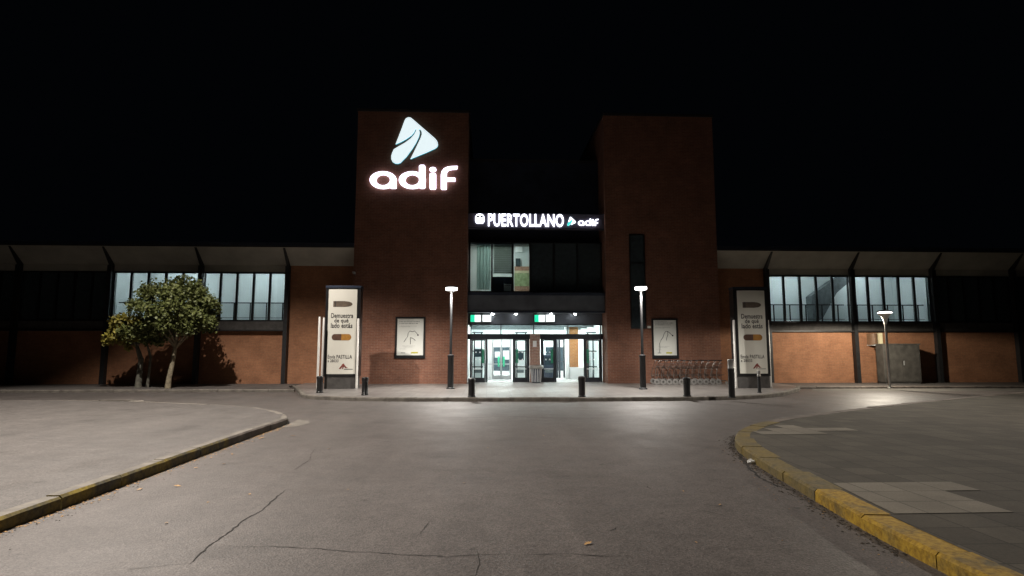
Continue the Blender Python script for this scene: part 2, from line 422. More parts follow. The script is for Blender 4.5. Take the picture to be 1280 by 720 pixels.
# station forecourt with its curved kerb
plaza_line = smooth_line([(-8.1, 24.6), (-7.3, 22.7), (-6.7, 21.1), (-6.15, 19.75), (-5.3, 18.9), (-3.2, 18.28), (-0.45, 18.1), (2.9, 17.98), (6.35, 18.1), (8.66, 18.65), (10.1, 19.7), (11.1, 20.8), (12.2, 22.2), (12.9, 23.4)])
tag(MB().sheet(offset_line(plaza_line, 0.14) + [(12.9, 25.42), (12.9, 26.29), (-8.1, 26.29)], 0.116).build('forecourt_pavement', M['plaza']), kind='structure')
kerb('forecourt_kerb', plaza_line, 0.15, 0.12, M['kerb'])

# strips of pavement at the foot of both wings
tag(MB().flat([(-40, 22.65), (-7.45, 22.55), (-8.25, 24.6), (-8.25, 26.29), (-40, 26.29)], -0.02, 0.09).build('verge', M['pavement']), kind='structure')
kerb('verge_kerb', [(-40, 22.52), (-20, 22.52), (-14, 22.52), (-11, 22.5), (-7.3, 22.4)], 0.13, 0.1, M['kerb'])
tag(MB().flat([(13.0, 23.45), (40, 23.45), (40, 26.29), (13.0, 26.29)], -0.02, 0.07).build('verge', M['pavement']), kind='structure')
kerb('verge_kerb', [(12.6, 23.3), (15, 23.3), (20, 23.3), (40, 23.3)], 0.15, 0.09, M['kerb_dark'])
tag(MB().sheet([(12.6, 21.9), (40, 21.2), (40, 23.28), (13.3, 23.28)], 0.004).build('gutter', M['gutter']), kind='structure')

# left pavement: straight mossy kerb beside the road
LB = [(-4.30, 12.8), (-4.36, 13.05), gp(356, 517, .13), gp(345, 513.5, .13), gp(312, 508, .13), gp(260, 505, .13), gp(165, 501.5, .13), gp(60, 500, .13), (-40, 16.5)]
lk = [(-4.28, -12), (-4.28, 0), (-4.28, 3), (-4.28, 4.5), (-4.28, 6), (-4.28, 7.2), (-4.29, 8.5), (-4.3, 10), (-4.3, 11.2), (-4.29, 12.3), (-4.30, 12.8)]
tag(MB().sheet([(-4.43, -12), (-4.43, 12.7)] + [(x - .02, y - .08) for x, y in LB[2:]] + [(-40, -12)], 0.128).build('left_pavement', M['pavement']), kind='structure')
kerb('left_kerb', lk[:8], 0.16, 0.135, [M['kerb_moss'], M['kerb']])
kerb('left_kerb', lk[7:], 0.16, 0.135, [M['kerb_dark'], M['kerb']])
kerb('left_kerb', smooth_line(LB, 4), 0.16, 0.13, M['kerb'])
tag(MB().sheet([(-4.27, 12.3), (-3.95, 12.45), (-3.85, 12.9), (-4.0, 13.4), (-4.3, 13.6)], 0.004).build('kerb_ramp', M['kerb']), kind='structure')
# right pavement: yellow painted kerb curving away
rk = smooth_line([(3.05, -12), (3.2, 0), (3.26, 3.2), (3.33, 4.75), (3.42, 5.65), (3.6, 6.95), (3.76, 8.05), (3.92, 8.9), (4.2, 9.75), (4.75, 10.75), (5.75, 11.85), (7.2, 12.95), (11.4, 15.6), (20, 20.3)], 5)
k_near = 22; k_mid = 50
kerb('right_kerb', rk[:k_near + 1], -0.26, 0.13, M['kerb_yellow'])
kerb('right_kerb', rk[k_near:k_mid + 1], -0.30, 0.13, M['kerb_yellow_worn'])
kerb('right_kerb', rk[k_mid:], -0.26, 0.13, M['kerb_dark'])
tag(MB().sheet(offset_line(rk, -0.24) + [(40, 20.3), (40, -12)], 0.126).build('right_pavement', M['tiles']), kind='structure')
for poly in ([(4.8, 10.02), (5.99, 10.02), (5.99, 10.4), (4.8, 10.4)], [(5.2, 10.4), (6.8, 10.4), (6.8, 10.8), (5.2, 10.8)], [(5.6, 10.8), (6.0, 10.8), (6.0, 11.2), (5.6, 11.2)],
             [(3.68, 5.2), (4.8, 5.2), (4.8, 6.4), (3.84, 6.4), (3.74, 5.7)], [(4.8, 6.0), (5.2, 6.0), (5.2, 6.4), (4.8, 6.4)]):
    tag(MB().sheet(poly, 0.131).build('paving_patch', M['tile_patch']), kind='structure')

# cracks, seams and worn joints of the road
def crack(pix, w0, wob=0.02, name='road_crack', mat='crack', z=0.004):
    pts = [Vector(gp(*p)) for p in pix]; line = []
    for a, b in zip(pts, pts[1:]):
        n = max(3, int((b - a).length / 0.06))
        for k in range(n): line.append(a.lerp(b, k / n))
    line.append(pts[-1]); wx = wy = 0.0; L = []; Rr = []
    for i, p in enumerate(line):
        wx = wx * 0.86 + random.uniform(-1, 1) * wob * 0.5; d = (line[min(i + 1, len(line) - 1)] - line[max(i - 1, 0)]).normalized(); n = Vector((-d.y, d.x))
        e = min(1, min(i, len(line) - 1 - i) / 6 + 0.15); w = w0 * random.uniform(0.35, 1.25) * e; q = p + n * wx
        L.append(tuple(q + n * w)); Rr.append(tuple(q - n * w))
    tag(MB().strip(L, Rr, z).build(name, M[mat]), kind='structure')
crack([(358, 612), (335, 632), (300, 655), (262, 685), (236, 706)], 0.008, 0.03)
crack([(160, 712), (236, 704)], 0.007, 0.02)
crack([(285, 683), (360, 684), (430, 689), (500, 694), (560, 695), (640, 694)], 0.0045, 0.03)
crack([(597, 688), (598, 705), (594, 722)], 0.006, 0.02)
crack([(640, 694), (720, 693), (800, 694)], 0.005, 0.03)
crack([(536, 652), (525, 668)], 0.006, 0.02)
crack([(905, 645), (885, 640), (868, 638)], 0.006, 0.02)
crack([(927, 560), (925, 574), (940, 590), (960, 602), (985, 613)], 0.022, 0.05)
crack([(905, 557), (920, 550), (935, 546)], 0.02, 0.04)
crack([(880, 631), (905, 634)], 0.012, 0.03)
crack([(695, 628), (703, 632)], 0.018, 0.03)
crack([(760, 664), (770, 660)], 0.014, 0.03)
crack([(810, 608), (815, 612)], 0.014, 0.03)
crack([(365, 590), (385, 575), (395, 560)], 0.004, 0.02)
crack([(540, 523), (640, 521), (760, 524)], 0.012, 0.05)

# ================================================================== THE STATION BUILDING
XL0, XL1 = -5.90, -0.88        # left tower
XR0, XR1 = 5.35, 10.47         # right tower
ZT = 12.4
bld = thing('station_building', 'long red brick railway station with two tall towers flanking a glazed lit entrance', 'station building', ((XL1 + XR0) / 2, YT, 0))

left_tower = MB().box(XL0, XL1, YT, 34, -0.05, ZT).build('tower', M['brick'], bld)
MB().box(XL0 - 0.05, XL1 + 0.05, YT - 0.05, 34.05, ZT, ZT + 0.12).build('coping', M['roof'], left_tower)
right_tower = MB().box(XR0, XR1, YT, 34, -0.05, ZT).build('tower', M['brick'], bld)
MB().box(XR0 - 0.05, XR1 + 0.05, YT - 0.05, 34.05, ZT, ZT + 0.12).build('coping', M['roof'], right_tower)
# tall dark window in the right tower
wx0, wz1 = fp(786, 293, YT); wx1, wz0 = fp(808, 411, YT)
tw = MB()
for a in ((wx0, wx0 + .05, wz0, wz1), (wx1 - .05, wx1, wz0, wz1), (wx0 + .05, wx1 - .05, wz0, wz0 + .05), (wx0 + .05, wx1 - .05, wz1 - .05, wz1), (wx0 + .05, wx1 - .05, 5.45, 5.5), (wx0 + .05, wx1 - .05, 3.9, 3.95)):
    tw.box(a[0], a[1], YT - 0.04, YT - 0.002, a[2], a[3])
tw = tw.build('window', M['steel_black'], bld)
MB().box(wx0 + .052, wx1 - .052, YT - 0.02, YT - 0.003, wz0 + .052, wz1 - .052).build('pane', M['glass_dark'], tw)

# ---- the two wings: brick below, band of windows, flared eaves
Z_LEDGE0, Z_LEDGE1 = 2.42, 2.86
Z_W0, Z_W1 = 2.93, 5.02
Z_SOF, Z_EAVE = 5.40, 6.25
def wing(side, cols, x_end, near, lit):
    """cols: x of the steel columns, first is the one nearest the tower; near: x of the tower edge"""
    lo, hi = min(near, x_end), max(near, x_end)
    MB().box(lo, hi, YW, YW + 0.3, -0.1, Z_LEDGE0).build('wing_wall', M['brick_light'] if side > 0 else M['brick_light'], bld)
    a, b = sorted((near, cols[0]))
    MB().box(a, b, YW, YW + 0.3, Z_LEDGE0 + 0.0, Z_SOF).build('wing_wall', M['brick_light'], bld)
    # sill band
    a, b = sorted((cols[0], x_end))
    MB().box(a, b, YW - 0.22, YW + 0.3, Z_LEDGE0 + 0.004, Z_LEDGE0 + 0.06).build('sill_band', M['steel_dark'], bld)
    MB().box(a, b, YW - 0.06, YW + 0.3, Z_LEDGE0 + 0.06, Z_LEDGE1).build('sill_band', M['concrete'], bld)
    # lintel beam above the windows
    MB().box(a, b, YW - 0.02, YW + 0.3, Z_W1 + 0.07, Z_SOF).build('lintel_beam', M['soffit'], bld)
    # flared soffit, fascia and roof
    MB().side([(YW - 0.0, Z_SOF - 0.002), (YT + 0.06, Z_EAVE - 0.14), (YT + 0.06, Z_EAVE - 0.10), (YW, Z_SOF + 0.05)], lo, hi).build('soffit', M['soffit'], bld)
    rf = MB().side([(YT - 0.02, Z_EAVE - 0.15), (YT + 0.055, Z_EAVE - 0.15), (YT + 0.055, Z_EAVE - 0.02), (36, Z_EAVE + 0.25), (36, Z_EAVE + 0.3), (YT - 0.02, Z_EAVE + 0.03)], lo, hi).build('roof', M['roof'], bld)
    MB().box(lo, hi, YT - 0.05, YT - 0.022, Z_EAVE - 0.10, Z_EAVE + 0.05).build('gutter', M['cladding'], rf)
    for i, c in enumerate(cols):
        MB().box(c - 0.09, c + 0.09, YW - 0.28, YW - 0.065, -0.05, Z_SOF - 0.05).build('column', M['steel_dark'], bld)
        MB().side([(YW - 0.01, Z_SOF - 0.35), (YW - 0.01, Z_SOF - 0.01), (YT + 0.08, Z_EAVE - 0.152)], c - 0.05, c + 0.05).build('bracket', M['steel_dark'], bld)
    # window bays
    for i, (c0, c1) in enumerate(zip(cols, cols[1:])):
        a, b = sorted((c0, c1)); a += 0.092; b -= 0.092
        fr = MB()
        fr.box(a, b, YW - 0.05, YW + 0.05, Z_LEDGE1 + 0.002, Z_W0); fr.box(a, b, YW - 0.05, YW + 0.05, Z_W1, Z_W1 + 0.068)
        n = 5; w = (b - a) / n
        for k in range(n + 1):
            x = a + k * w; fr.box(max(a, x - 0.05), min(b, x + 0.05), YW - 0.048, YW + 0.048, Z_W0, Z_W1)
        fo = fr.build('window', M['steel_black'], bld)
        pn = MB()
        for k in range(n): pn.box(a + k * w + 0.051, a + (k + 1) * w - 0.051, YW - 0.004, YW + 0.004, Z_W0 + 0.001, Z_W1 - 0.001)
        pn.build('pane', M['glass_gallery'] if i < lit else M['glass_dark'], fo)
        if i < lit:
            hr = MB(); yr = YW + 0.42; top = Z_W0 + 0.80
            hr.box(a, b, yr - 0.02, yr + 0.02, top - 0.025, top + 0.02); hr.box(a, b, yr - 0.012, yr + 0.012, Z_W0 + 0.10, Z_W0 + 0.125)
            for k in range(n): hr.box(a + (k + 0.62) * w - 0.022, a + (k + 0.62) * w + 0.022, yr - 0.02, yr + 0.02, Z_LEDGE1, top - 0.026)
            hr.build('handrail', M['steel_dark'], bld)
    # gallery room behind the lit bays
    e = cols[min(lit, len(cols) - 1)]
    a, b = sorted((cols[0], e))
    g = MB()
    yb = YW + 2.6
    MB().box(a, b, YW + 0.302, yb, Z_LEDGE1 - 0.1, Z_LEDGE1 - 0.002).build('gallery_floor', M['gallery_floor'], bld)
    g.box(a, b, yb, yb + 0.1, Z_LEDGE1 + 1.05, 5.95); g.box(a - 0.1, a, YW + 0.302, yb, Z_LEDGE1, 5.95); g.box(b, b + 0.1, YW + 0.302, yb, Z_LEDGE1, 5.95)
    g.box(a, b, YW + 0.302, yb, 5.952, 6.0)
    g.build('gallery_wall', M['gallery_wall'], bld)
    MB().box(a, b, yb - 0.04, yb + 0.1, Z_LEDGE1, Z_LEDGE1 + 1.048).build('gallery_dado', M['gallery_low'], bld)
    nb = lit
    for i in range(nb):
        c = (cols[i] + cols[i + 1]) / 2
        t = thing('ceiling_light', 'gallery ceiling tube in the %s wing, bay %s the tower' % ('right' if side > 0 else 'left', 'nearest' if i == 0 else 'farther from'), 'ceiling light', (c, YW + 0.9, 5.95), group='gallery tube lights')
        MB().box(c - 0.9, c + 0.9, YW + 0.84, YW + 0.96, 5.90, 5.949).build('housing', M['alu'], t)
        MB().box(c - 0.88, c + 0.88, YW + 0.86, YW + 0.94, 5.86, 5.899).build('tube', M['gallery_light'], t)
cR = [fx(960.5, YW - .17, 400) + 0.0, fx(1068, YW - .17, 400)]
cR += [cR[1] + 3.95, cR[1] + 7.9, cR[1] + 11.85]
cL = [fx(357.5, YW - .17, 400), fx(248, YW - .17, 400)]
cL += [cL[1] - 3.95, cL[1] - 7.9, cL[1] - 11.85]
wing(+1, cR, cR[-1] + 0.3, XR1 + 0.002, 2)
wing(-1, cL, cL[-1] - 0.3, XL0 - 0.002, 2)
# slanted grey shape inside the right gallery
yb = YW + 1.5
MB().front([fp(x, y, yb) for x, y in ((1014, 370), (1040, 351), (1068, 336), (1068, 347), (1046, 366), (1028, 399), (1017, 402))], yb, yb + 0.5).build('gallery_shape', M['mid_grey'], bld)

# ---- centre: cladding, office window, canopy, entrance
Y2 = 26.35
MB().box(XL1 + 0.002, XR0 - 0.002, 26.9, 27.1, 6.55, 10.6).build('facade_panel', M['cladding'], bld)
MB().box(XL1 + 0.002, XR0 - 0.002, 26.9, 34, 10.602, 10.75).build('roof', M['roof'], bld)
zc0, zc1 = fz(390.5, 25.75), fz(366, 25.75)
cano = MB().box(XL1 + 0.004, XR0 - 0.004, 25.75, 27.0, zc0, zc1, 0.0).build('canopy', M['canopy'], bld)
cb = MB(); cb.box(XL1 + 0.006, XR0 - 0.006, 25.70, 25.748, zc1 - 0.12, zc1 + 0.02); cb.box(XL1 + 0.006, XR0 - 0.006, 25.70, 25.748, zc0 - 0.01, zc0 + 0.06)
cb.build('edge_trim', M['cladding'], cano)
for px in (616, 645, 689, 719):
    x = fx(px, 25.9, 392)
    t = thing('downlight', 'small bright round spotlight under the entrance canopy, %s' % {616: 'above the left green panel', 645: 'left of the middle', 689: 'above the right green panel', 719: 'nearest the right tower'}[px], 'spotlight', (x, 25.95, zc0), group='spotlights under the canopy')
    MB().lathe([(0.07, zc0 - 0.05), (0.07, zc0 - 0.001)], x, 25.95, 14).build('housing', M['alu'], t)
    MB().lathe([(0.045, zc0 - 0.085), (0.06, zc0 - 0.052)], x, 25.95, 14).build('bulb', M['spot_lamp'], t)

# upper glazing: three lit panes at the left, dark panes to the right
zu0, zu1 = fz(364, Y2), fz(303, Y2)
mx = [fx(591.5, Y2), fx(614.5, Y2), fx(641, Y2), fx(663, Y2), fx(693, Y2), fx(723, Y2), XR0 - 0.01]
mx[0] = XL1 + 0.06
fr = MB(); fr.box(XL1 + 0.004, XR0 - 0.004, Y2 - 0.06, Y2 + 0.06, zu0 - 0.06, zu0); fr.box(XL1 + 0.004, XR0 - 0.004, Y2 - 0.06, Y2 + 0.06, zu1, 6.54)
for i, x in enumerate(mx): fr.box(max(XL1 + .004, x - 0.045), min(XR0 - .004, x + 0.045), Y2 - 0.05, Y2 + 0.05, zu0, zu1)
fo = fr.build('window', M['steel_black'], bld)
for i, (a, b) in enumerate(zip(mx, mx[1:])):
    MB().box(a + 0.046, b - 0.046, Y2 - 0.004, Y2 + 0.004, zu0 + .002, zu1 - .002).build('pane', M['glass'] if i < 3 else M['glass_dark'], fo)
MB().box(XL1 + 0.01, XR0 - 0.01, Y2 + 0.07, 27.0, 6.5, 6.545).build('facade_panel', M['cladding'], bld)
of = MB(); ox1 = mx[3] + 0.5
of.box(XL1 + .01, ox1, 29.2, 29.3, zc1 + 0.03, 7.0); of.box(ox1, ox1 + 0.1, Y2 + 0.07, 26.89, zc1 + 0.03, 6.49); of.box(ox1, ox1 + 0.1, 27.11, 29.2, zc1 + 0.03, 7.0); of.box(XL1 + .01, ox1, 27.11, 29.2, 7.001, 7.08); of.box(XL1 + .01, ox1, 27.02, 29.2, zc1 - 0.1, zc1 - 0.002)
of.build('office_wall', M['gallery_wall'], bld)
t = thing('ceiling_light', 'square light panel on the ceiling of the office above the entrance', 'ceiling light', (0.6, 28, 7.0))
MB().box(-0.3, 1.5, 27.5, 28.4, 6.93, 6.999).build('housing', M['alu'], t)
MB().box(-0.25, 1.45, 27.55, 28.35, 6.89, 6.929).build('diffuser', M['office_light'], t)
# furnishings of the office, seen through its window
yq = Y2 + 0.45
def rect(px0, py0, px1, py1, Y): 
    a, z1 = fp(px0, py0, Y); b, z0 = fp(px1, py1, Y); return a, b, z0, z1
t = thing('curtain', 'pale teal curtain behind the left pane of the office window', 'curtain', (mx[0] + .4, yq, zu0))
x0, x1, z0, z1 = rect(596, 306, 613, 362, yq)
b = MB(); n = 24
for k in range(n):
    xa = x0 + (x1 - x0) * k / n; xb = x0 + (x1 - x0) * (k + 1) / n
    ya = yq + 0.03 * math.sin(k * 1.1); y_b = yq + 0.03 * math.sin((k + 1) * 1.1)
    v = [b.bm.verts.new(q) for q in ((xa, ya, z0), (xb, y_b, z0), (xb, y_b, z1), (xa, ya, z1))]; b.bm.faces.new(v)
b.build('fabric', M['blind_teal'], t, smooth=True); MB().tube([(x0 - .05, yq, z1 + .03), (x1 + .05, yq, z1 + .03)], 0.018).build('rail', M['alu'], t)
t = thing('roller_blind', 'pale green blind half lowered behind the middle pane of the office window', 'blind', (mx[1] + .4, yq, zu0 + .8))
x0, x1, z0, z1 = rect(617, 304, 640, 342, yq)
b = MB(); n = 14
for k in range(n):
    za = z0 + (z1 - z0) * k / n; zb = z0 + (z1 - z0) * (k + 1) / n - 0.01
    b.box(x0, x1, yq, yq + 0.012, za, zb)
b.build('slats', M['blind'], t); MB().box(x0, x1, yq - .02, yq + .04, z1, z1 + 0.06).build('headrail', M['alu'], t)
t = thing('cabinet', 'dark low cabinet under the half lowered blind in the office', 'cabinet', (mx[1] + .4, yq + .3, zu0))
x0, x1, z0, z1 = rect(616, 346, 641, 366, yq + .2)
MB().box(x0, x1, yq + .2, yq + .7, zc1 + .0, z1).build('body', M['steel_dark'], t)
MB().box(x0 + .03, (x0 + x1) / 2 - .01, yq + .185, yq + .199, zc1 + .05, z1 - .04).build('door', M['cladding'], t)
MB().box((x0 + x1) / 2 + .01, x1 - .03, yq + .185, yq + .199, zc1 + .05, z1 - .04).build('door', M['cladding'], t)
t = thing('paper_box', 'small white box on the office window sill beside the middle mullion', 'box', (mx[2] - .3, yq - .1, zu0))
x0, x1, z0, z1 = rect(630, 355, 639, 363, yq - .1)
MB().box(x0, x1, yq - .1, yq + .12, zu0, z1, 0.01).build('body', M['white_sticker'], t); MB().box(x0 + .02, x1 - .02, yq - .104, yq - .101, z1 - .08, z1 - .05).build('slot', M['print_grey'], t)
M['map_green'] = plain('map_green', (0.30, 0.36, 0.19), 0.7, var=0.3, scale=7); M['map_red'] = plain('map_red', (0.36, 0.20, 0.14), 0.7, var=0.3, scale=9); M['map_cream'] = plain('map_cream', (0.6, 0.52, 0.34), 0.7, var=0.15)
yp = 29.1
t = thing('notice_board', 'colourful red and green map sheet behind the right lit pane of the office window', 'notice board', (mx[2] + .4, yp, zu0))
x0, x1, z0, z1 = rect(643, 333, 662, 364, yp)
MB().box(x0, x1, yp, yp + 0.03, z0, z1).build('board', M['map_green'], t)
h = z1 - z0
MB().box(x0, x1, yp - .006, yp - .001, z1 - h * .17, z1).build('stripe', M['map_red'], t)
MB().box(x0, x1, yp - .006, yp - .001, z1 - h * .27, z1 - h * .172).build('stripe', M['map_cream'], t)
MB().box(x0, x1, yp - .006, yp - .001, z0, z0 + h * .2).build('stripe', M['map_red'], t)
t = thing('wall_screen', 'small dark screen above the colourful map in the office', 'screen', (mx[2] + .2, yp, zu0 + 1.3))
x0, x1, z0, z1 = rect(644.5, 323, 650.5, 333, yp)
MB().box(x0, x1, yp - .03, yp + .03, z0, z1, .006).build('casing', M['steel_black'], t); MB().box(x0 + .02, x1 - .02, yp - .034, yp - .031, z0 + .02, z1 - .02).build('display', M['glass_dark'], t)
t = thing('wall_sign', 'small white notice high behind the right lit pane of the office', 'notice', (mx[2] + .2, yp, zu0 + 1.9))
x0, x1, z0, z1 = rect(644, 306, 653, 315, yp)
MB().box(x0, x1, yp, yp + .02, z0, z1).build('sheet', M['white_sticker'], t); MB().box(x0 + .03, x1 - .03, yp - .004, yp - .001, z1 - .08, z1 - .05).build('line', M['print_grey'], t)

# transom wall between the canopy and the door head
zd_top, zd_b0, zd_b1 = fz(405, YD), fz(417.5, YD), fz(424, YD)
MB().box(XL1 + .006, XR0 - .006, YD - 0.03, YD + 0.05, zd_top, zc0 - 0.002).build('facade_panel', M['canopy'], bld)
# door line
PXS = [588.5, 608, 642, 660.5]; PXS2 = [677, 694, 730.5, 751]
df = MB()
df.box(XL1 + .006, XR0 - .006, YD - 0.10, YD + 0.10, zd_b1, zd_b0)           # header
df.box(XL1 + .006, XR0 - .006, YD - 0.05, YD + 0.05, zd_top - 0.05, zd_top - .001)
for px in PXS + PXS2:
    x = fx(px, YD); df.box(max(x - 0.04, XL1 + .006), min(x + 0.04, XR0 - .006), YD - 0.05, YD + 0.05, 0.12, zd_b1)
for px in (588.5, 626, 667, 710, 751):
    x = fx(px, YD); df.box(max(x - 0.025, XL1 + .006), min(x + 0.025, XR0 - .006), YD - 0.04, YD + 0.04, zd_b0, zd_top - 0.05)
df.build('door_frame', M['door_frame'], bld)
tr = MB()
for a, b in zip((588.5, 626, 667, 710), (626, 667, 710, 751)):
    tr.box(max(fx(a, YD) + .026, XL1 + .04), min(fx(b, YD) - .026, XR0 - .04), YD - .004, YD + .004, zd_b0 + .001, zd_top - .051)
tr.build('transom_pane', M['glass'], bld)
for a, b, sides in ((588.5, 608, 'r'), (642, 660.5, 'l'), (677, 694, 'r'), (730.5, 751, 'l')):
    x0, x1 = fx(a, YD) + 0.045, fx(b, YD) - 0.045
    lf = MB(); y0, y1 = YD - 0.025, YD + 0.025
    lf.box(x0, x1, y0, y1, 0.125, 0.33); lf.box(x0, x1, y0, y1, zd_b1 - 0.07, zd_b1 - 0.004)
    lf.box(x0, x0 + 0.05, y0, y1, 0.33, zd_b1 - 0.07); lf.box(x1 - 0.05, x1, y0, y1, 0.33, zd_b1 - 0.07)
    dr = lf.build('entrance_door', M['door_frame'], bld)
    MB().box(x0 + .051, x1 - .051, YD - .004, YD + .004, 0.331, zd_b1 - .071).build('glass', M['glass'], dr)
    s = MB(); xe = x1 - 0.11 if sides == 'r' else x0 + 0.11
    s.box(xe - 0.055, xe + 0.055, YD - .008, YD - .005, 0.98, 1.62); s.build('sticker', M['green_sticker'], dr)
    xm = (x0 + x1) / 2
    for (ux, uz) in ((-.12, 1.45), (.06, 1.45), (-.12, 1.12), (.06, 1.12)):
        MB().front([(xm + ux - .04, uz), (xm + ux + .04, uz), (xm + ux, uz + .08)], YD - .008, YD - .005).build('sticker', M['white_sticker'], dr)
    MB().tube([(x0 + .05, YD - .05, .72), (x1 - .05, YD - .05, .72)], 0.018).build('push_bar', M['alu'], dr)

# the entrance hall behind the doors
hx0, hx1, hy1, hz = XL1 + .01, XR0 - .01, 34.5, 3.05
MB().box(hx0, hx1, 26.3, hy1, 0.05, 0.122).build('hall_floor', M['hall_floor'], bld)
hw = MB(); hw.box(hx0 - .2, hx0, YD + .06, hy1, .12, hz); hw.box(hx1, hx1 + .2, YD + .06, hy1, .12, hz); hw.box(hx0, hx1, hy1, hy1 + .1, .12, hz)
hw.box(hx0, hx1, YD + .06, hy1, hz, hz + .1); hw.build('hall_wall', M['white_wall'], bld)
for a_, b_ in ((617, 626), (627.5, 637), (682, 692), (696, 708)):
    MB().box(fx(a_, hy1), fx(b_, hy1), hy1 - .03, hy1 - .004, .35, 1.75).build('platform_window', M['hall_dark'], bld)
for i, yy in enumerate((27.6, 29.6, 31.6, 33.4)):
    for j, (a, b) in enumerate(((hx0 + .4, 1.9), (2.5, hx1 - .4))):
        t = thing('ceiling_light', '%s white strip light from the doors, %s side of hall ceiling' % (('first', 'second', 'third', 'fourth')[i], ('left', 'right')[j]), 'ceiling light', ((a + b) / 2, yy, hz), group='light strips on the hall ceiling')
        MB().box(a, b, yy - .2, yy + .2, hz - .06, hz - .002).build('housing', M['alu'], t)
        MB().box(a + .03, b - .03, yy - .17, yy + .17, hz - .09, hz - .062).build('diffuser', M['hall_light'], t)
# brick pillar between the doors
xp0, xp1 = fx(662.5, YD - .1), fx(675, YD - .1)
pil = MB().box(xp0, xp1, YD - .15, YD + .25, .12, zd_b0 - .0).build('pillar', brick('pillar_brick', (0.36, 0.21, 0.16), (0.30, 0.17, 0.13), (0.42, 0.36, 0.32)), bld)
pn = MB().box(xp0 + .13, xp0 + .30, YD - .165, YD - .152, 1.72, 2.0).build('number_plate', M['white_sticker'], pil)
# inner draught doors of the left entrance
yi = 29.2
xs = [fx(609, yi), fx(616, yi), fx(626.5, yi), fx(638, yi), fx(643, yi)]
idr = MB()
for x in xs: idr.box(x - .05, x + .05, yi - .05, yi + .05, .123, 2.05)
idr.box(hx0, 2.1, yi - .06, yi + .06, 2.051, 2.35); idr.box(xs[1] + .051, xs[3] - .051, yi - .03, yi + .03, .124, .3)
idr.box(hx0, 2.1, yi - .03, yi + .03, 0.85, .9)
ido = idr.build('inner_door', M['alu'], bld)
for k in (-1, 1):
    MB().box(xs[2] + k * .13 - .05, xs[2] + k * .13 + .05, yi - .12, yi - .06, .75, 1.25, .01).build('handle', M['green_handle'], ido)
ib = MB(); ib.box(xs[0] + .06, xs[1] - .06, yi - .02, yi + .02, .124, 2.0); ib.box(xs[1] + .1, xs[1] + .36, yi - .02, yi - .005, 1.2, 1.5); ib.box(xs[3] - .38, xs[3] - .06, yi - .02, yi - .005, 1.1, 1.55)
ib.build('sticker', M['white_sticker'], ido)
# right side of the hall: white column, warm brick wall and counter
yo = 29.0
ox0, ox1_ = fx(712, yo), fx(723, yo)
MB().box(ox0 - .2, ox0 - .02, yo, yo + .3, .123, hz - .002).build('column', M['white_wall'], bld)
MB().box(ox0, ox1_, yo, yo + .25, .72, hz - .004).build('inner_wall', brick('warm_brick', (0.42, 0.19, 0.06), (0.36, 0.15, 0.05), (0.4, 0.25, 0.15)), bld)
MB().box(ox0 + .002, ox1_ + .5, yo - .12, yo + .25, .124, .70).build('counter', M['white_wall'], bld)
ib = MB()
for px in (696, 699, 705, 709): ib.box(fx(px, 30.5) - .05, fx(px, 30.5) + .05, 30.4, 30.5, .124, 2.1)
ib.box(fx(680, 30.5), fx(711, 30.5), 30.4, 30.5, 2.101, 2.35); ib.box(fx(680, 30.5), fx(711, 30.5), 30.42, 30.48, .95, 1.0)
ib.build('inner_frame', M['door_frame'], bld)
for px, w, c in ((734.5, .10, 'brown'), (738, .12, 'white_sticker'), (742, .1, 'mid_grey'), (746, .08, 'ink')):
    x = fx(px, 28.6)
    MB().box(x - w / 2, x + w / 2, 28.6, 28.7, .124, 2.2).build('inner_frame', M[c], bld)

for px, w, z0_, z1_, nm, lab, mt in ((598, .5, .124, 1.75, 'ticket_machine', 'white ticket machine behind the far left door leaf', 'white_sticker'), (650.5, .45, .124, 1.6, 'ticket_machine', 'white ticket machine behind the door leaf left of the pillar', 'white_sticker'), (686, .5, .124, 1.35, 'ticket_machine', 'dark ticket machine right of the brick pillar', 'cladding')):
    y = 28.3; x = fx(px, y); t = thing(nm, lab, 'machine', (x, y, .124), group='machines in the entrance hall')
    MB().box(x - w / 2, x + w / 2, y, y + .4, z0_, z1_, .02).build('body', M[mt], t)
    MB().box(x - w / 2 + .06, x + w / 2 - .06, y - .01, y - .001, z1_ - .5, z1_ - .12).build('display', M['hall_dark'], t)
    MB().box(x - w / 2 + .06, x + w / 2 - .06, y - .01, y - .001, z0_ + .35, z0_ + .5).build('tray', M['mid_grey'], t)
hb = MB()
for k in range(3): hb.box(hx0 + .002, hx1 - .002, 28.55 + k * 2.0, 28.75 + k * 2.0, hz - .32, hz - .004)
hb.build('ceiling_beam', M['mid_grey'], bld)
ib = MB()
for px in (593, 602, 646, 657, 735, 747): ib.box(fx(px, 27.9) - .03, fx(px, 27.9) + .03, 27.87, 27.93, .124, 2.4)
for a_, b_ in ((590, 604), (644, 659), (733, 749)):
    for zz_ in (.75, 1.5, 2.4): ib.box(fx(a_, 27.9), fx(b_, 27.9), 27.88, 27.92, zz_, zz_ + .05)
ib.build('inner_frame', M['door_frame'], bld)

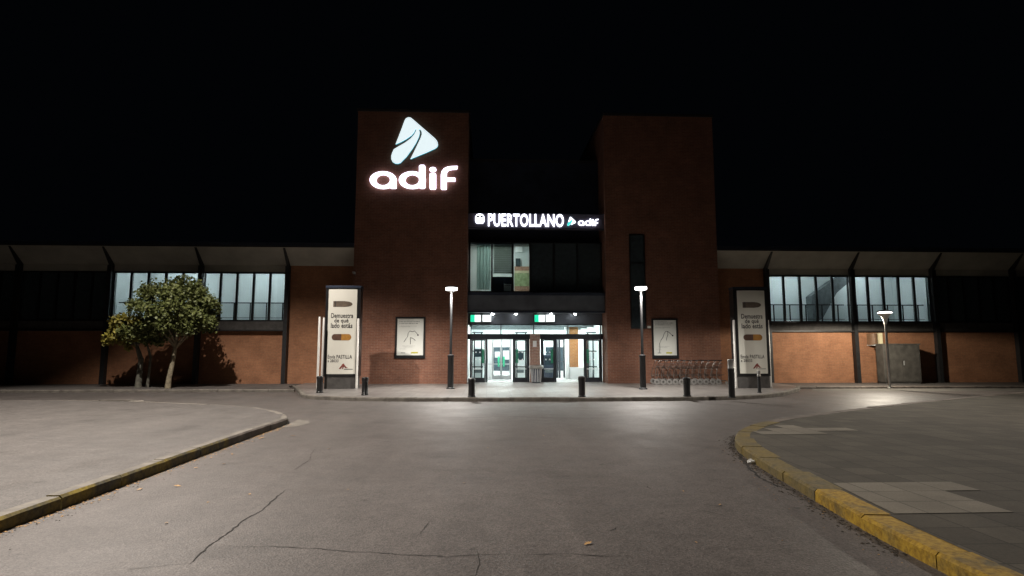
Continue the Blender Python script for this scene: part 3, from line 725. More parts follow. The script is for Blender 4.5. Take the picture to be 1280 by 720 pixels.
# green and white light panels above the doors
for px, lab in ((588, 'left'), (668, 'right')):
    y = YD - .14; x0, z1 = fp(px, 393.5, y); x1, z0 = fp(px + 10, 402.5, y); x2 = fx(px + 11, y); x3 = fx(px + 25, y)
    x0 = max(x0, XL1 + .03)
    t = thing('light_panel', 'lit green and white sign panel under the canopy above the %s entrance' % lab, 'sign', ((x0 + x3) / 2, y, z0), group='lit sign panels above the doors')
    MB().box(x0, x3 + .03, y, y + .10, z0, z1).build('casing', M['alu'], t)
    MB().box(x0 + .01, x0 + .20, y - .012, y - .001, z0 + .01, z1 - .01).build('green_panel', M['exit_green'], t)
    MB().box(x0 + .202, x1 + .10, y - .012, y - .001, z0 + .01, z1 - .01).build('white_panel', M['exit_white'], t)
    MB().box(x2 + .15, x3 + .02, y - .012, y - .001, z0 + .02, z1 - .01).build('white_panel', M['exit_white'], t)
t = thing('camera_dome', 'small dark camera dome in the middle under the canopy edge', 'security camera', (fx(670, 25.68), 25.68, zc0 + .02))
MB().lathe([(0.03, zc0 - .10), (0.08, zc0 - .06), (0.09, zc0 - .015)], fx(670, 25.68), 25.85, 14).build('dome', M['glass_dark'], t, smooth=True)
MB().lathe([(0.10, zc0 - .014), (0.10, zc0 - .002)], fx(670, 25.68), 25.85, 14).build('mount', M['alu'], t)

# ================================================================== SIGNS
def logo(t, T, y, depth, mat_e, mat_l, mat_side, word=True):
    """emblem: rounded triangle cut by two converging lines; word in round letters. T maps drawing units to x, z"""
    body = [(298, 240), (312, 205), (330, 158), (343, 122), (350, 111), (362, 106), (374, 108), (390, 121), (430, 156), (470, 190), (497, 214), (507, 228), (510, 243), (505, 254), (494, 262), (450, 282), (410, 298), (372, 314),
            (388, 283), (406, 245), (422, 212), (429, 192), (428, 178), (421, 165), (414, 166), (419, 181), (414, 202), (400, 232), (380, 264), (352, 302), (321, 333), (309, 337), (296, 336), (282, 328), (276, 315), (276, 300), (281, 283), (289, 266),
            (312, 252), (345, 233), (372, 213), (390, 193), (399, 176), (401, 164), (396, 165), (390, 180), (376, 196), (352, 213), (325, 228)]
    if isinstance(mat_side, (list, tuple)) is False:
        MB().front([T(*p) for p in body], y - depth * 0.55, y - 0.002).build('emblem_edge', mat_side, t)
        MB().front([T(*p) for p in body], y - depth, y - depth * 0.56).build('emblem', mat_e, t)
    def rr(x0, x1, z0, z1, r):
        pts = []
        for cx, cz, a in ((x1 - r, z0 + r, -90), (x1 - r, z1 - r, 0), (x0 + r, z1 - r, 90), (x0 + r, z0 + r, 180)):
            for k in range(5): an = R(a + k * 22.5); pts.append((cx + r * math.cos(an), cz + r * math.sin(an)))
        return pts
    if not word: return
    b = MB()
    b.ring([T(*p) for p in ell(235, 419, 67, 43, 36)], [T(*p) for p in ell(235, 419, 35, 27, 36)], y - depth, y)
    b.front([T(*p) for p in rr(271, 301, 415, 461, 5)], y - depth - .004, y)
    b.build('letter', mat_l, t)
    b = MB()
    b.ring([T(*p) for p in ell(381, 419, 67, 43, 36)], [T(*p) for p in ell(381, 419, 35, 27, 36)], y - depth, y)
    b.front([T(*p) for p in rr(415, 446, 344, 461, 9)], y - depth - .004, y)
    b.build('letter', mat_l, t)
    b = MB(); b.front([T(*p) for p in rr(468, 500, 385, 465, 6)], y - depth, y); b.front([T(*p) for p in ell(484, 366, 17, 11, 20)], y - depth, y)
    b.build('letter', mat_l, t)
    b = MB(); b.front([T(*p) for p in ((524, 463), (524, 395), (528, 376), (540, 361), (558, 353), (580, 350), (608, 349), (605, 364), (580, 366), (563, 370), (554, 380), (553, 408), (596, 408), (596, 425), (553, 425), (553, 463), (548, 466), (529, 466))], y - depth, y)
    b.build('letter', mat_l, t)

t = thing('logo_sign', 'large lit white triangular emblem over round lettering high on the left brick tower', 'sign', (fx(517, YT), YT, 8.9))
def T_big(cx, cy): return fp(420 + cx / 4, 120 + cy / 4, YT - .12)
logo(t, T_big, YT - .004, 0.12, M['emblem'], M['letter'], M['emblem_side'])

ys = 25.62
x0, z1 = fp(589.5, 266, ys); x1, z0 = fp(752.5, 287, ys); x0 = XL1 + .01; x1 = XR0 - .01
t = thing('station_sign', 'long dark sign board with lit white station name between the two towers', 'sign', ((x0 + x1) / 2, ys, z0))
MB().box(x0, x1, ys, ys + .18, z0, z1, 0).build('board', M['sign_board'], t)
e = MB(); e.box(x0, x1, ys - .02, ys - .001, z1 - .03, z1); e.box(x0, x1, ys - .02, ys - .001, z0, z0 + .03); e.build('edge', M['cladding'], t)
a, c = fp(610, 283, ys); b, d = fp(704.5, 268, ys)
lettering('lettering', 'PUERTOLLANO', M['letter_small'], t, a, b, c, d, ys - .004, 0.05, bold=0.02)
# train pictogram
a, c = fp(594, 281, ys); b, d = fp(605.5, 267.5, ys); w = b - a; h = d - c
bdy = [(a + w * .16, c + h * .12), (a + w * .84, c + h * .12), (b, c + h * .3), (b, c + h * .72), (a + w * .82, d - h * .05), (a + w * .6, d), (a + w * .4, d), (a + w * .18, d - h * .05), (a, c + h * .72), (a, c + h * .3)]
MB().front(bdy, ys - .05, ys - .003).build('pictogram', M['letter_small'], t)
g = MB(); g.box(a + w * .16, a + w * .44, ys - .058, ys - .051, c + h * .66, c + h * .82); g.box(a + w * .56, a + w * .84, ys - .058, ys - .051, c + h * .66, c + h * .82)
g.box(a + w * .18, a + w * .32, ys - .058, ys - .051, c + h * .24, c + h * .34); g.box(a + w * .68, a + w * .82, ys - .058, ys - .051, c + h * .24, c + h * .34)
g.build('pictogram_window', M['sign_board'], t)
def T_small(cx, cy):
    # drawing 168..608 -> 721..748 px, baseline 463 -> 282 px
    return fp(722.5 + (cx - 168) * 25.5 / 440, 282.3 + (cy - 465) * 8.6 / 120, ys)
logo(t, T_small, ys - .004, 0.05, M['letter_small'], M['letter_small'], (0,))
def T_mini(cx, cy): return fp(709 + (cx - 276) * 10.5 / 234, 282.5 + (cy - 337) * 11 / 230, ys)
logo(t, T_mini, ys - .004, 0.05, M['letter_small'], M['letter_small'], M['emblem_teal'], word=False)
MB().front([T_mini(*p) for p in ((321, 333), (309, 338), (296, 337), (282, 329), (275, 315), (276, 300), (281, 283), (289, 266), (345, 233), (372, 213), (390, 193), (402, 164), (414, 166), (414, 202), (380, 264))], ys - .056, ys - .051).build('emblem_road', M['emblem_teal'], t)

# ================================================================== posters on the towers
def map_poster(px0, py0, px1, py1, label, route, dot):
    Y = YT - .07; x0, z1 = fp(px0, py0, Y); x1, z0 = fp(px1, py1, Y)
    t = thing('poster_case', label, 'poster', ((x0 + x1) / 2, YT, z0), group='framed map posters on the towers')
    f = 0.075; fm = MB()
    fm.box(x0, x1, Y, YT - .002, z0, z0 + f + .06); fm.box(x0, x1, Y, YT - .002, z1 - f, z1); fm.box(x0, x0 + f, Y, YT - .002, z0 + f + .06, z1 - f); fm.box(x1 - f, x1, Y, YT - .002, z0 + f + .06, z1 - f)
    fm.build('frame', M['steel_black'], t)
    a, b, c, d = x0 + f, x1 - f, z0 + f + .06, z1 - f
    MB().box(a, b, Y + .03, YT - .004, c, d).build('sheet', M['sheet'], t)
    W, Hh = b - a, d - c; y = Y + .026
    L = MB()
    for k, (u0, u1, v, th) in enumerate(((.08, .62, .955, .012), (.08, .86, .905, .022), (.08, .80, .855, .022), (.1, .75, .79, .008), (.08, .5, .77, .008), (.2, .7, .25, .008), (.25, .6, .22, .008), (.1, .34, .17, .006))):
        for q in range(14):
            s0 = u0 + (u1 - u0) * q / 14; s1 = s0 + (u1 - u0) / 14 * random.uniform(.45, .92)
            L.box(a + W * s0, a + W * s1, y, y + .003, c + Hh * v, c + Hh * (v + th))
    L.build('text_lines', M['print_grey'], t)
    rb = MB()
    for ln in route:
        rb.tube([(a + W * u, y, c + Hh * v) for u, v in ln], 0.011, 5)
    rb.build('route_line', M['ink'], t)
    rb = MB(); rb.front(ell(a + W * dot[0], c + Hh * dot[1], .035, .035, 14), y - .004, y + .002); rb.build('route_stop', M['ink'], t)
    MB().box(a + W * .54, a + W * .80, y, y + .003, c + Hh * .05, c + Hh * .09).build('footer_mark', M['print_yellow'], t)
    MB().box(a + W * .16, a + W * .32, y, y + .003, c + Hh * .055, c + Hh * .08).build('footer_mark', M['print_grey'], t)
map_poster(494.5, 396, 531, 448, 'framed map poster with branching route lines on the left brick tower',
           [[(.48, .66), (.42, .6), (.40, .5), (.33, .44), (.28, .38), (.26, .36)], [(.48, .66), (.58, .64), (.66, .66), (.74, .60), (.79, .55)], [(.50, .48), (.51, .38), (.51, .30)], [(.50, .48), (.60, .46), (.70, .40)]], (.79, .55))
map_poster(814.5, 398, 848.5, 448, 'framed map poster with one looping route line on the right brick tower above the trolleys',
           [[(.25, .08), (.27, .2), (.26, .34), (.33, .44), (.42, .52), (.47, .62), (.54, .68), (.62, .68), (.72, .63), (.84, .56)], [(.62, .68), (.63, .58), (.58, .5), (.56, .42)]], (.84, .56))

# ================================================================== STREET FURNITURE
# --- advertising totems
def totem(loc, label, rz):
    t = thing('advertising_totem', label, 'advertising totem', loc, rz, group='advertising totems at the ends of the forecourt')
    W, D, HT = 1.34, 0.42, 3.86; hw = W / 2
    def bow(x): return -D / 2 - 0.10 * (1 - (x / hw) ** 2)
    n = 16; xs = [-hw + W * k / n for k in range(n + 1)]
    outline = [(x, bow(x)) for x in xs] + [(x, -bow(x)) for x in xs[::-1]]
    MB().flat([(x * .94, y * .9) for x, y in outline], 0, 0.46).build('base', M['concrete'], t, local=True)
    MB().flat([(x, y + (0.012 if y < 0 else 0)) for x, y in outline], 0.462, HT).build('cabinet', M['steel_black'], t, local=True)
    cp = MB().flat([(x * 1.02, y * 1.02) for x, y in outline], HT + .001, HT + .09); cp.build('top_cap', M['cladding'], t, local=True)
    a, b, c, d = -0.545, 0.545, 0.56, 3.80
    pb = MB(); m = 14
    for k in range(m):
        xa = a + (b - a) * k / m; xb = a + (b - a) * (k + 1) / m
        pb.bm.faces.new([pb.bm.verts.new(q) for q in ((xa, bow(xa), c), (xb, bow(xb), c), (xb, bow(xb), d), (xa, bow(xa), d))])
    bmesh.ops.remove_doubles(pb.bm, verts=pb.bm.verts, dist=1e-4)
    po = pb.build('poster', M['poster'], t, local=True, smooth=True)
    def zz(py): return d - (py - 363) / 109 * (d - c)
    def curved(poly, name, mat, off=.005):
        q = MB(); q.front(poly, -off, -off + .003)
        for k in range(1, 28):
            bmesh.ops.bisect_plane(q.bm, geom=q.bm.verts[:] + q.bm.edges[:] + q.bm.faces[:], plane_co=(-hw + W * k / 28, 0, 0), plane_no=(1, 0, 0))
        for v in q.bm.verts: v.co.y += bow(v.co.x)
        q.build(name, mat, po, local=True)
    def capsule(x0, x1, z0, z1, round_l=True, round_r=True):
        r = (z1 - z0) / 2; cz = (z0 + z1) / 2; p = []
        if round_r: p += [(x1 - r + r * math.cos(R(t_)), cz + r * math.sin(R(t_))) for t_ in range(-90, 91, 15)]
        else: p += [(x1, z0), (x1, z1)]
        if round_l: p += [(x0 + r + r * math.cos(R(t_)), cz + r * math.sin(R(t_))) for t_ in range(90, 271, 15)]
        else: p += [(x0, z1), (x0, z0)]
        return p
    bl = [(-.35, zz(386)), (.08, zz(386)), (.24, zz(385.4)), (.34, zz(384.2)), (.385, zz(382.2)), (.34, zz(380.2)), (.24, zz(379)), (.08, zz(378.4)), (-.35, zz(378.4))]
    curved(bl, 'bullet_picture', M['bullet'])
    curved([(-.28, zz(386)), (-.25, zz(386)), (-.25, zz(378.4)), (-.28, zz(378.4))], 'bullet_band', M['ink'], .009)
    curved(capsule(-.37, .0, zz(429), zz(421), True, False), 'pill_picture', M['brown'])
    curved(capsule(.0, .37, zz(429), zz(421), False, True), 'pill_picture', M['orange'])
    for s, x0, x1, z0, z1 in (('Demuestra', -.42, .42, zz(400.3), zz(394)), ('de qué', -.29, .25, zz(407.8), zz(400.8)), ('lado estás', -.42, .40, zz(413.2), zz(406.8))):
        lettering('lettering', s, M['ink'], po, x0, x1, z0, z1, -.005, 0.002, bold=0.02, local=True, curve=bow)
    for s, x0, x1, z0, z1 in (('Envía PASTILLA', -.50, .42, zz(452.4), zz(447.6)), ('a 28033', -.50, -.08, zz(457), zz(453.4))):
        lettering('lettering', s, M['ink'], po, x0, x1, z0, z1, -.005, 0.002, bold=0.012, local=True, curve=bow)
    em = [(-.06, zz(465.5)), (.08, zz(459.2)), (.13, zz(458.6)), (.16, zz(460.6)), (.24, zz(463.8)), (.30, zz(464.2)), (.19, zz(464.6)), (.13, zz(462.4)), (.10, zz(465.5)), (.06, zz(465.5)), (.09, zz(462.2)), (.0, zz(465.5))]
    curved(em, 'charity_emblem', M['red_ink'])
    curved([(.14, zz(466.2)), (.46, zz(466.2)), (.46, zz(465.6)), (.14, zz(465.6))], 'emblem_line', M['ink'])
    return t
x, y = gp(425.5, 486, .116); totem((x, y + .2, .116), 'bright advertising totem with pill poster at the left end of the forecourt', 0)
x, y = gp(943, 485, .116); totem((x, y + .2, .116), 'dimmer advertising totem with pill poster behind the trolleys at the right end', R(-2))
def guard_pole(px, py, top, label):
    x, y = gp(px, py, .116); h = fp(px, top, y)[1] - .116
    t = thing('guard_pole', label, 'pole', (x, y, .116), group='white poles beside the totems')
    MB().lathe([(.045, .03), (.045, h - .02), (.03, h)], 0, 0, 14).build('tube', M['white_pole'], t, local=True, smooth=True)
    MB().lathe([(.075, 0), (.075, .012), (.05, .03)], 0, 0, 14).build('flange', M['galv'], t, local=True)
guard_pole(396.5, 487, 396, 'outermost white pole left of the bright totem')
guard_pole(402, 485, 397, 'second white pole close against the left edge of the bright totem')
guard_pole(445.5, 486, 398, 'white pole at the right edge of the bright totem')
guard_pole(920.5, 485.5, 400, 'white pole at the left edge of the dimmer totem')
guard_pole(963.5, 484.5, 400, 'thin white pole at the right edge of the dimmer totem')

# --- post lamps
def point_light(name, parent, loc, power, radius, color, spot=None, blend=0.4, aim=(0, 0, -1)):
    ld = bpy.data.lights.new(name, 'SPOT' if spot else 'POINT'); ld.energy = power; ld.color = color; ld.shadow_soft_size = radius
    if spot: ld.spot_size = R(spot); ld.spot_blend = blend
    o = bpy.data.objects.new(name, ld); COL.objects.link(o); o.parent = parent; o.location = loc
    if spot: o.rotation_euler = Vector(aim).to_track_quat('-Z', 'Y').to_euler()
    return o
def post_lamp(px, py, label, top=3.93):
    x, y = gp(px, py, .116)
    t = thing('post_lamp', label, 'street lamp', (x, y, .116), group='post lamps in front of the station')
    MB().lathe([(.16, 0), (.16, .03), (.115, .06), (.11, 1.2), (.125, 1.22), (.125, 1.27), (.07, 1.30)], 0, 0, 16).build('base', M['steel_dark'], t, local=True, smooth=True)
    MB().lathe([(.052, 1.30), (.048, top - .26)], 0, 0, 14).build('pole', M['steel_dark'], t, local=True, smooth=True)
    MB().lathe([(.055, top - .26), (.09, top - .20), (.10, top - .181)], 0, 0, 20).build('neck', M['alu'], t, local=True, smooth=True)
    MB().lathe([(.10, top - .18), (.22, top - .16), (.235, top - .09), (.22, top - .06)], 0, 0, 24).build('lens', M['lamp_lens'], t, local=True, smooth=True)
    MB().lathe([(.25, top - .058), (.235, top - .02), (.12, top + .01)], 0, 0, 24).build('cap', M['steel_dark'], t, local=True, smooth=True)
    point_light('lamp_light', t, (0, -.30, top - .25), P_PLAZA, .10, (1.0, .95, .88), 164, .75)
    return t
post_lamp(563, 486, 'lit post lamp in front of the left tower, left of the entrance')
post_lamp(804, 486.5, 'lit post lamp in front of the right tower beside the trolleys')
# short flared lamp by the right wing
x, y = gp(1112.5, 485, .07); top = 3.18
t = thing('flared_lamp', 'shorter lit lamp with flared white head in front of the right wing', 'street lamp', (x, y, .07))
MB().lathe([(.09, 0), (.09, .02), (.05, .05), (.045, 2.55)], 0, 0, 14).build('pole', M['galv'], t, local=True, smooth=True)
MB().lathe([(.05, 2.55), (.08, 2.75), (.16, 2.9), (.27, 2.99)], 0, 0, 24).build('head', M['white_pole'], t, local=True, smooth=True)
MB().lathe([(.255, 2.991), (.25, 3.03), (.18, 3.06)], 0, 0, 24).build('lens', M['lamp_lens'], t, local=True, smooth=True)
MB().lathe([(.30, 3.061), (.26, 3.10), (.05, 3.14)], 0, 0, 24).build('cap', M['steel_dark'], t, local=True, smooth=True)
point_light('lamp_light', t, (-.1, .4, 2.85), P_WING, .10, (1.0, .90, .74), 176, .12)

# --- tall street lamps: one reaching in at the top left, two behind the photographer
def tall_lamp(base, arm, height, power, label, rz, spot=118, blend=0.5, aim=(0, 0, -1), col=(1.0, .91, .82)):
    t = thing('tall_street_lamp', label, 'street lamp', base, rz, group='tall street lamps along the road')
    MB().lathe([(.14, 0), (.14, .5), (.10, .55), (.06, height)], 0, 0, 14).build('pole', M['galv'], t, local=True, smooth=True)
    MB().tube([(0, 0, height - .05), (arm * .3, 0, height + .22), (arm - .3, 0, height + .3)], .035).build('arm', M['galv'], t, local=True)
    MB().box(arm - .35, arm + .38, -.15, .15, height + .24, height + .40, .04).build('head', M['alu'], t, local=True)
    MB().box(arm - .22, arm + .32, -.11, .11, height + .215, height + .238).build('lens', M['tall_lens'], t, local=True)
    point_light('lamp_light', t, (arm, 0, height + .17), power, .12, col, spot, blend, aim)
    return t
tall_lamp((-13.6, 15.2, .128), 4.0, 11.75, P_TALL, 'tall street lamp behind the mossy kerb pavement, left of the trees', 0, 109, .35, (.06, .0, -1))
tall_lamp((-9.9, 5.2, .128), 2.5, 9.2, P_NEAR, 'tall street lamp on the left pavement close to the viewer', 0, 132, .6, (.10, .0, -1))
tall_lamp((16.2, 12.0, .126), 2.6, 9.2, P_NEAR * .45, 'tall street lamp on the right pavement beyond the yellow kerb', math.pi, 122, .4, (.06, -.03, -1))

# --- bollards
def bollard(px, py, top, wpx, label, slim=False):
    x, y = gp(px, py, .116 if not slim else .116); sc = y / FPX; h = (py - top) * sc * 1.02; r = wpx * sc / 2
    t = thing('bollard', label, 'bollard', (x, y, .116), group='bollards along the forecourt kerb')
    if not slim:
        MB().lathe([(r * 1.08, 0), (r * 1.08, .03), (r * .93, .05), (r * .93, h * .74), (r, h * .75), (r, h * .8)], 0, 0, 20).build('body', M['steel_black'], t, local=True, smooth=True)
        MB().lathe([(r * .96, h * .801), (r * 1.05, h * .83), (r * 1.05, h * .93), (r * .9, h * .98), (r * .5, h)], 0, 0, 20).build('head', M['steel_black'], t, local=True, smooth=True)
    else:
        MB().lathe([(r * 1.3, 0), (r * 1.3, .015), (r, .03), (r, h * .74)], 0, 0, 16).build('body', M['steel_dark'], t, local=True, smooth=True)
        MB().lathe([(r * 1.08, h * .741), (r * 1.08, h * .78), (r, h * .79), (r, h * .97), (r * .6, h)], 0, 0, 16).build('head', M['galv'], t, local=True, smooth=True)
bollard(399.5, 491, 471, 8, 'black bollard in front of the bright totem')
bollard(456, 494, 472.5, 8, 'black bollard on the kerb just right of the bright totem')
bollard(589.5, 496.5, 473.5, 9, 'black bollard on the kerb in front of the left edge of the entrance')
bollard(727.5, 496, 471, 9, 'black bollard on the kerb in front of the right entrance door')
bollard(859, 495.5, 472, 9, 'black bollard on the kerb in front of the luggage trolleys')
bollard(915, 497, 450, 7.5, 'tall slim grey-topped post on the kerb left of the dimmer totem', True)
bollard(949.5, 491, 464, 4.2, 'short slim post in front of the dimmer totem', True)

# --- litter bin by the brick pillar
x = (xp0 + xp1) / 2 + .02; y = YD - .42
t = thing('litter_bin', 'fluted grey litter bin with domed lid in front of the brick pillar between doors', 'litter bin', (x, y, .122))
b = MB(); b.lathe([(.19, 0), (.20, .04), (.24, .62)], 0, 0, 20); b.build('body', M['cladding'], t, local=True)
b = MB()
for k in range(18):
    a = 2 * math.pi * k / 18; b.tube([(.205 * math.cos(a), .205 * math.sin(a), .04), (.247 * math.cos(a), .247 * math.sin(a), .62)], .016, 6)
b.build('slats', M['alu'], t, local=True)
MB().lathe([(.30, .63), (.34, .68), (.34, .74), (.2, .80)], 0, 0, 20).build('lid', M['galv'], t, local=True, smooth=True)

# --- row of luggage trolleys, nested
def trolley_master(loc):
    t = thing('luggage_trolley', '', 'luggage trolley', loc, 0, group='row of nested luggage trolleys against the right tower')
    f = MB()
    for s in (-.27, .27):
        f.tube([(.05, s, .16), (-.02, s, .36), (.03, s, .66), (.16, s, .98), (.22, s, 1.02)], .014, 6)
        f.tube([(.05, s, .16), (.55, s * .7, .14)], .014, 6)
        f.tube([(-.02, s, .36), (.34, s * .85, .42)], .011, 6)
    f.tube([(.55, -.19, .14), (.55, .19, .14)], .014, 6); f.tube([(.03, -.27, .66), (.03, .27, .66)], .012, 6)
    f.build('frame', M['chrome'], t, local=True, smooth=True)
    MB().tube([(.22, -.30, 1.02), (.22, .30, 1.02)], .020, 8).build('handle', M['steel_dark'], t, local=True)
    k = MB()
    for q in range(4):
        z = .70 + q * .06
        k.tube([(.05 + q * .02, -.24, z), (.34, -.24, z), (.34, .24, z), (.05 + q * .02, .24, z)], .006, 5)
    k.build('basket', M['chrome'], t, local=True)
    for s in (-.28, .28):
        w = MB(); w.tube([(.05, s - .02, .12), (.05, s + .02, .12)], .12, 18); wh = w.build('wheel', M['tyre'], t, local=True)
        w = MB(); w.tube([(.05, s - .026, .12), (.05, s + .026, .12)], .045, 10); w.build('hub', M['chrome'], wh, local=True)
    w = MB(); w.tube([(.52, -.02, .06), (.52, .02, .06)], .06, 12); w.build('front_wheel', M['tyre'], t, local=True)
    return t
tx0 = gp(816, 480, .116)[0]; tx1 = gp(893, 480, .116)[0]; nT = 11
ordinal = ['second', 'third', 'fourth', 'fifth', 'sixth', 'seventh', 'eighth', 'ninth', 'tenth']
T0 = trolley_master((tx0, 24.75, .116)); T0['label'] = 'leftmost chrome luggage trolley in the nested row, beside the post lamp'
for k in range(1, nT):
    lab = 'rightmost chrome luggage trolley at the free end of the nested row' if k == nT - 1 else '%s chrome luggage trolley from the left in the nested row' % ordinal[k - 1]
    dup(T0, (tx0 + (tx1 - tx0) * k / (nT - 1), 24.75 + random.uniform(-.02, .02), .116), random.uniform(-.03, .03), lab)

# --- wall box and cabinet by the right wing
yl = YW
x0, z1 = fp(1083, 417, yl); x1, z0 = fp(1096, 432, yl)
t = thing('wall_box', 'brown half round wall box with lamplit side painted cream on the orange brick wing', 'wall box', ((x0 + x1) / 2, yl, z0))  # a plain wall-mounted box; its half round lantern shape is made up
arc = [(x0 + (x1 - x0) * k / 10, yl - .30 * math.sin(math.pi * k / 10) ** .6 - .01) for k in range(11)]
MB().flat([(x0, yl - .003)] + arc + [(x1, yl - .003)], z0 + .03, z1).build('body', M['wall_box_dark'], t)
MB().flat([(x0 - .02, yl - .003)] + [(a, b - .025) for a, b in arc] + [(x1 + .02, yl - .003)], z0, z0 + .029).build('rim', M['alu'], t)
MB().box(x1 - .03, x1 + .14, yl - .24, yl - .004, z0 + .03, z1 + .02).build('lit_side', M['lit_side_cream'], t)  # right side lit by the flared lamp, painted in as pale colour
yc = 25.2
x0, z1 = fp(1103.5, 431, yc); x1 = x0 + 1.7
t = thing('utility_cabinet', 'dark grey metal cabinet standing before the right wing beside the flared lamp', 'cabinet', ((x0 + x1) / 2, yc, .07))
MB().box(x0, x1, yc, yc + .5, .15, z1, .01).build('body', M['cabinet'], t); MB().box(x0 + .03, x1 - .03, yc + .03, yc + .47, .07, .149).build('plinth', M['concrete'], t)
MB().box(x0 - .03, x1 + .03, yc - .03, yc + .53, z1 + .001, z1 + .05).build('lid', M['cabinet'], t)
d = MB(); d.box(x0 + .05, (x0 + x1) / 2 - .01, yc - .014, yc - .001, .2, z1 - .06); db = d.build('door', M['cabinet'], t)
d = MB(); d.box((x0 + x1) / 2 + .01, x1 - .05, yc - .014, yc - .001, .2, z1 - .06); db = d.build('door', M['cabinet'], t)
MB().box((x0 + x1) / 2 + .04, (x0 + x1) / 2 + .08, yc - .04, yc - .015, .9, 1.1).build('handle', M['alu'], db)
# small cameras at the corner of the left tower
x, z = fp(444, 344, YT)
t = thing('wall_camera', 'small pale security camera at the left edge of the left tower above the totem', 'security camera', (x, YT, z))
MB().tube([(x, YT - .001, z), (x, YT - .16, z + .03)], .022).build('bracket', M['steel_dark'], t); MB().box(x - .05, x + .05, YT - .36, YT - .12, z + .031, z + .12, .012).build('housing', M['alu'], t)
x, z = fp(810, 409, YT)
t = thing('wall_beacon', 'small pale floodlight fixed left of the right tower map poster', 'floodlight', (x, YT, z))
MB().tube([(x, YT - .001, z), (x, YT - .14, z)], .02).build('bracket', M['steel_dark'], t); MB().box(x - .07, x + .07, YT - .24, YT - .12, z - .05, z + .05, .015).build('housing', M['white_pole'], t)

# ================================================================== TREES
def tree(base, stems, clumps, leafs, size, mats, label, spread=.26):
    t = thing('street_tree', label, 'tree', base, group='trees on the left verge')
    tk = MB()
    for s, r in stems: tk.tube(s, r, 9)
    tk.build('trunk', mats[0], t, local=True, smooth=True)
    cr = MB(); bm = cr.bm
    for (c, rad) in clumps:
        for k in range(leafs):
            d = Vector((random.gauss(0, 1), random.gauss(0, 1), random.gauss(0, 1))).normalized() * rad * random.uniform(.25, 1.05)
            p = Vector(c) + d
            u = Vector((random.gauss(0, 1), random.gauss(0, 1), random.gauss(0, .7))).normalized(); w = u.cross(Vector((random.gauss(0, 1), random.gauss(0, 1), random.gauss(0, 1)))).normalized()
            L = size * random.uniform(.6, 1.3); Wd = L * .42
            q = [p, p + u * L * .5 + w * Wd, p + u * L, p + u * L * .5 - w * Wd]
            bm.faces.new([bm.verts.new(v) for v in q])
    me_o = None
    b = cr; me = bpy.data.meshes.new('crown'); bm.to_mesh(me); bm.free(); me.materials.append(mats[1])
    o = bpy.data.objects.new('crown', me); COL.objects.link(o); o.parent = t
    return t
bx, by = gp(209.5, 485.5, .09)
rng = random.Random(11); cl = []
def crown_clumps(c, r, n, rad, rng, flat=0.0):
    out = []
    while len(out) < n:
        p = Vector((rng.uniform(-1, 1), rng.uniform(-1, 1), rng.uniform(-1, 1)))
        if p.length > 1 or p.length < .35: continue
        out.append(((c[0] + p.x * r[0], c[1] + p.y * r[1], c[2] + p.z * r[2]), rad * rng.uniform(.6, 1.25)))
    return out
cl = crown_clumps((.12, 0, 3.15), (1.5, 1.3, 1.12), 105, .34, rng) + crown_clumps((1.2, -.1, 2.55), (.75, .7, .4), 14, .26, rng) + crown_clumps((-.9, 0, 2.15), (.8, .8, .5), 14, .28, rng)
stems = [([(0, 0, -.05), (.03, 0, .4), (.12, .02, 1.0), (.2, .0, 1.7), (.22, 0, 2.3)], [.12, .095, .085, .075, .06])]
for k in range(9):
    a = 2 * math.pi * k / 9 + .3; h = 1.55 + .1 * (k % 4)
    stems.append(([(.2, 0, h), (.2 + .45 * math.cos(a), .4 * math.sin(a), h + .55), (.2 + 1.15 * math.cos(a), .95 * math.sin(a), h + 1.15 + .12 * (k % 3))], [.045, .03, .012]))
tree((bx, by, .09), stems, cl, 150, .105, (M['bark'], M['leaf']), 'round leafy green tree with pale trunk before the left wing windows')
bx, by = gp(176, 484, .09)
rng = random.Random(5)
cl = crown_clumps((-.55, -.25, 2.2), (.72, .7, .7), 36, .26, rng)
stems = [([(-.05, 0, -.05), (-.03, 0, .5), (.0, 0, 1.1), (-.3, 0, 1.9)], [.13, .11, .10, .05]), ([(.28, .05, -.05), (.32, .05, .6), (.34, .05, 1.2), (.1, .05, 1.9)], [.06, .055, .05, .03])]
for k in range(6):
    a = 2 * math.pi * k / 6; stems.append(([(-.2, 0, 1.6), (-.4 + .3 * math.cos(a), .4 * math.sin(a), 2.0), (-.42 + .55 * math.cos(a), .6 * math.sin(a), 2.3)], [.04, .025, .01]))
tree((bx, by - .1, .09), stems, cl, 60, .15, (M['bark_grey'], M['leaf_lamplit']), 'smaller tree with lamplight-tinted yellow leaves and forked grey trunk left of the round tree')

# ================================================================== FALLEN LEAVES AND LITTER
def leaf(px, py, s, label, rz, z=.004, group='dry leaves fallen on the road'):
    x, y = gp(px, py, z); b = MB(); bm = b.bm
    out = [(-.5, 0), (-.3, .16), (-.12, .13), (-.05, .34), (.1, .16), (.26, .22), (.3, .08), (.55, 0), (.3, -.08), (.26, -.22), (.1, -.16), (-.05, -.34), (-.12, -.13), (-.3, -.16)]
    c = bm.verts.new((0, 0, .012 * s * 8)); vs = [bm.verts.new((u * s, v * s, s * (.05 + .22 * abs(v) + .1 * u * u + random.uniform(0, .05)))) for u, v in out]
    for k in range(len(vs)): bm.faces.new((c, vs[k], vs[(k + 1) % len(vs)]))
    o = b.build('fallen_leaf', M['leaf_dry']); o.location = (x, y, z); o.rotation_euler = (random.uniform(-.2, .2), random.uniform(-.2, .2), rz)
    tag(o, label, 'leaf', group)
leaf(735, 680, .085, 'large pale dry leaf lying alone in the middle of the near road', .6)
leaf(222, 608, .085, 'dry leaf on the asphalt beside the mossy left kerb, nearest the viewer', .3)
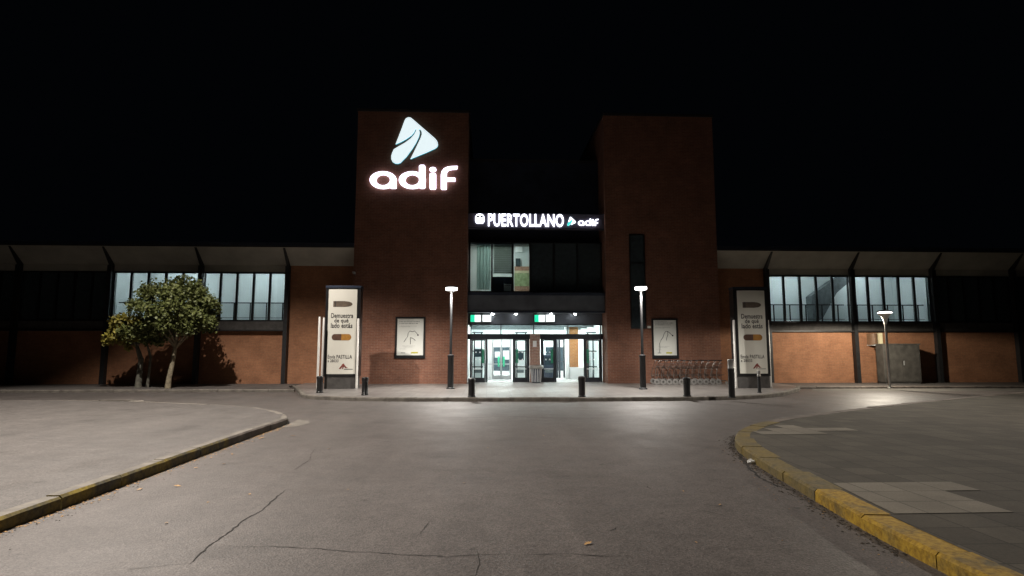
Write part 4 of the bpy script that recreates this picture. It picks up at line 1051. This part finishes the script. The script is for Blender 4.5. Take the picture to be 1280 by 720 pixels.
leaf(327, 548, .11, 'curled dry leaf against the foot of the left kerb', 1.0)
leaf(366, 545, .10, 'dry leaf on the asphalt near the far end of the left kerb', .2)
for px, py, s in ((208, 654, .05), (312, 618, .05), (411, 561, .07), (350, 537, .07), (264, 572, .05), (280, 580, .06), (435, 612, .04), (260, 628, .04), (900, 631, .05), (680, 545, .06), (580, 604, .05), (820, 560, .05), (854, 614, .035), (870, 678, .035), (610, 560, .05), (245, 585, .06), (290, 568, .06), (1030, 640, .04), (175, 612, .07)):
    leaf(px, py, s, 'small dry leaf scrap lying on the grey road surface', random.uniform(0, 6))
def grit(name, line, n, spread, smin, smax, mat):
    at, L = resample(line, 1); b = MB(); bm = b.bm
    for k in range(n):
        t = random.uniform(0, L); p = at(t); d = at(t + .05) - at(t - .05); d = d.normalized() if d.length > 1e-6 else Vector((0, 1))
        side_ = abs(random.gauss(0, spread)) + .012; q = p + Vector((-d.y, d.x)) * side_ * (1 if p.x > 0 else -1); s_ = random.uniform(smin, smax); a = random.uniform(0, 6.3); hgt = s_ * random.uniform(.15, .5)
        vs = [bm.verts.new((q.x + s_ * random.uniform(.5, 1) * math.cos(a + j * 1.57), q.y + s_ * random.uniform(.5, 1) * math.sin(a + j * 1.57), .003)) for j in range(4)]
        tp = bm.verts.new((q.x, q.y, .003 + hgt))
        for j in range(4): bm.faces.new((vs[j], vs[(j + 1) % 4], tp))
    tag(b.build(name, mat), 'loose grit and leaf crumbs gathered along the foot of the kerb', 'grit', kind='stuff')
grit('gutter_grit', rk[14:46], 900, .09, .004, .022, M['soil'])
grit('gutter_grit', rk[5:40], 260, .25, .003, .012, M['leaf_dry'])
grit('gutter_grit', [(x + .0, y) for x, y in lk[2:]], 700, .07, .004, .02, M['leaf_dry'])
grit('gutter_grit', [(x + .0, y) for x, y in lk[2:]], 500, .14, .004, .014, M['soil'])
x, y = gp(939, 580, 0)
b = MB(); r = bmesh.ops.create_icosphere(b.bm, subdivisions=2, radius=.055)
for v in b.bm.verts: v.co *= random.uniform(.6, 1.2); v.co.z *= .7
o = b.build('crumpled_paper', M['litter']); o.location = (x, y, .035); tag(o, 'crumpled white paper lying in the gutter under the yellow kerb', 'litter')
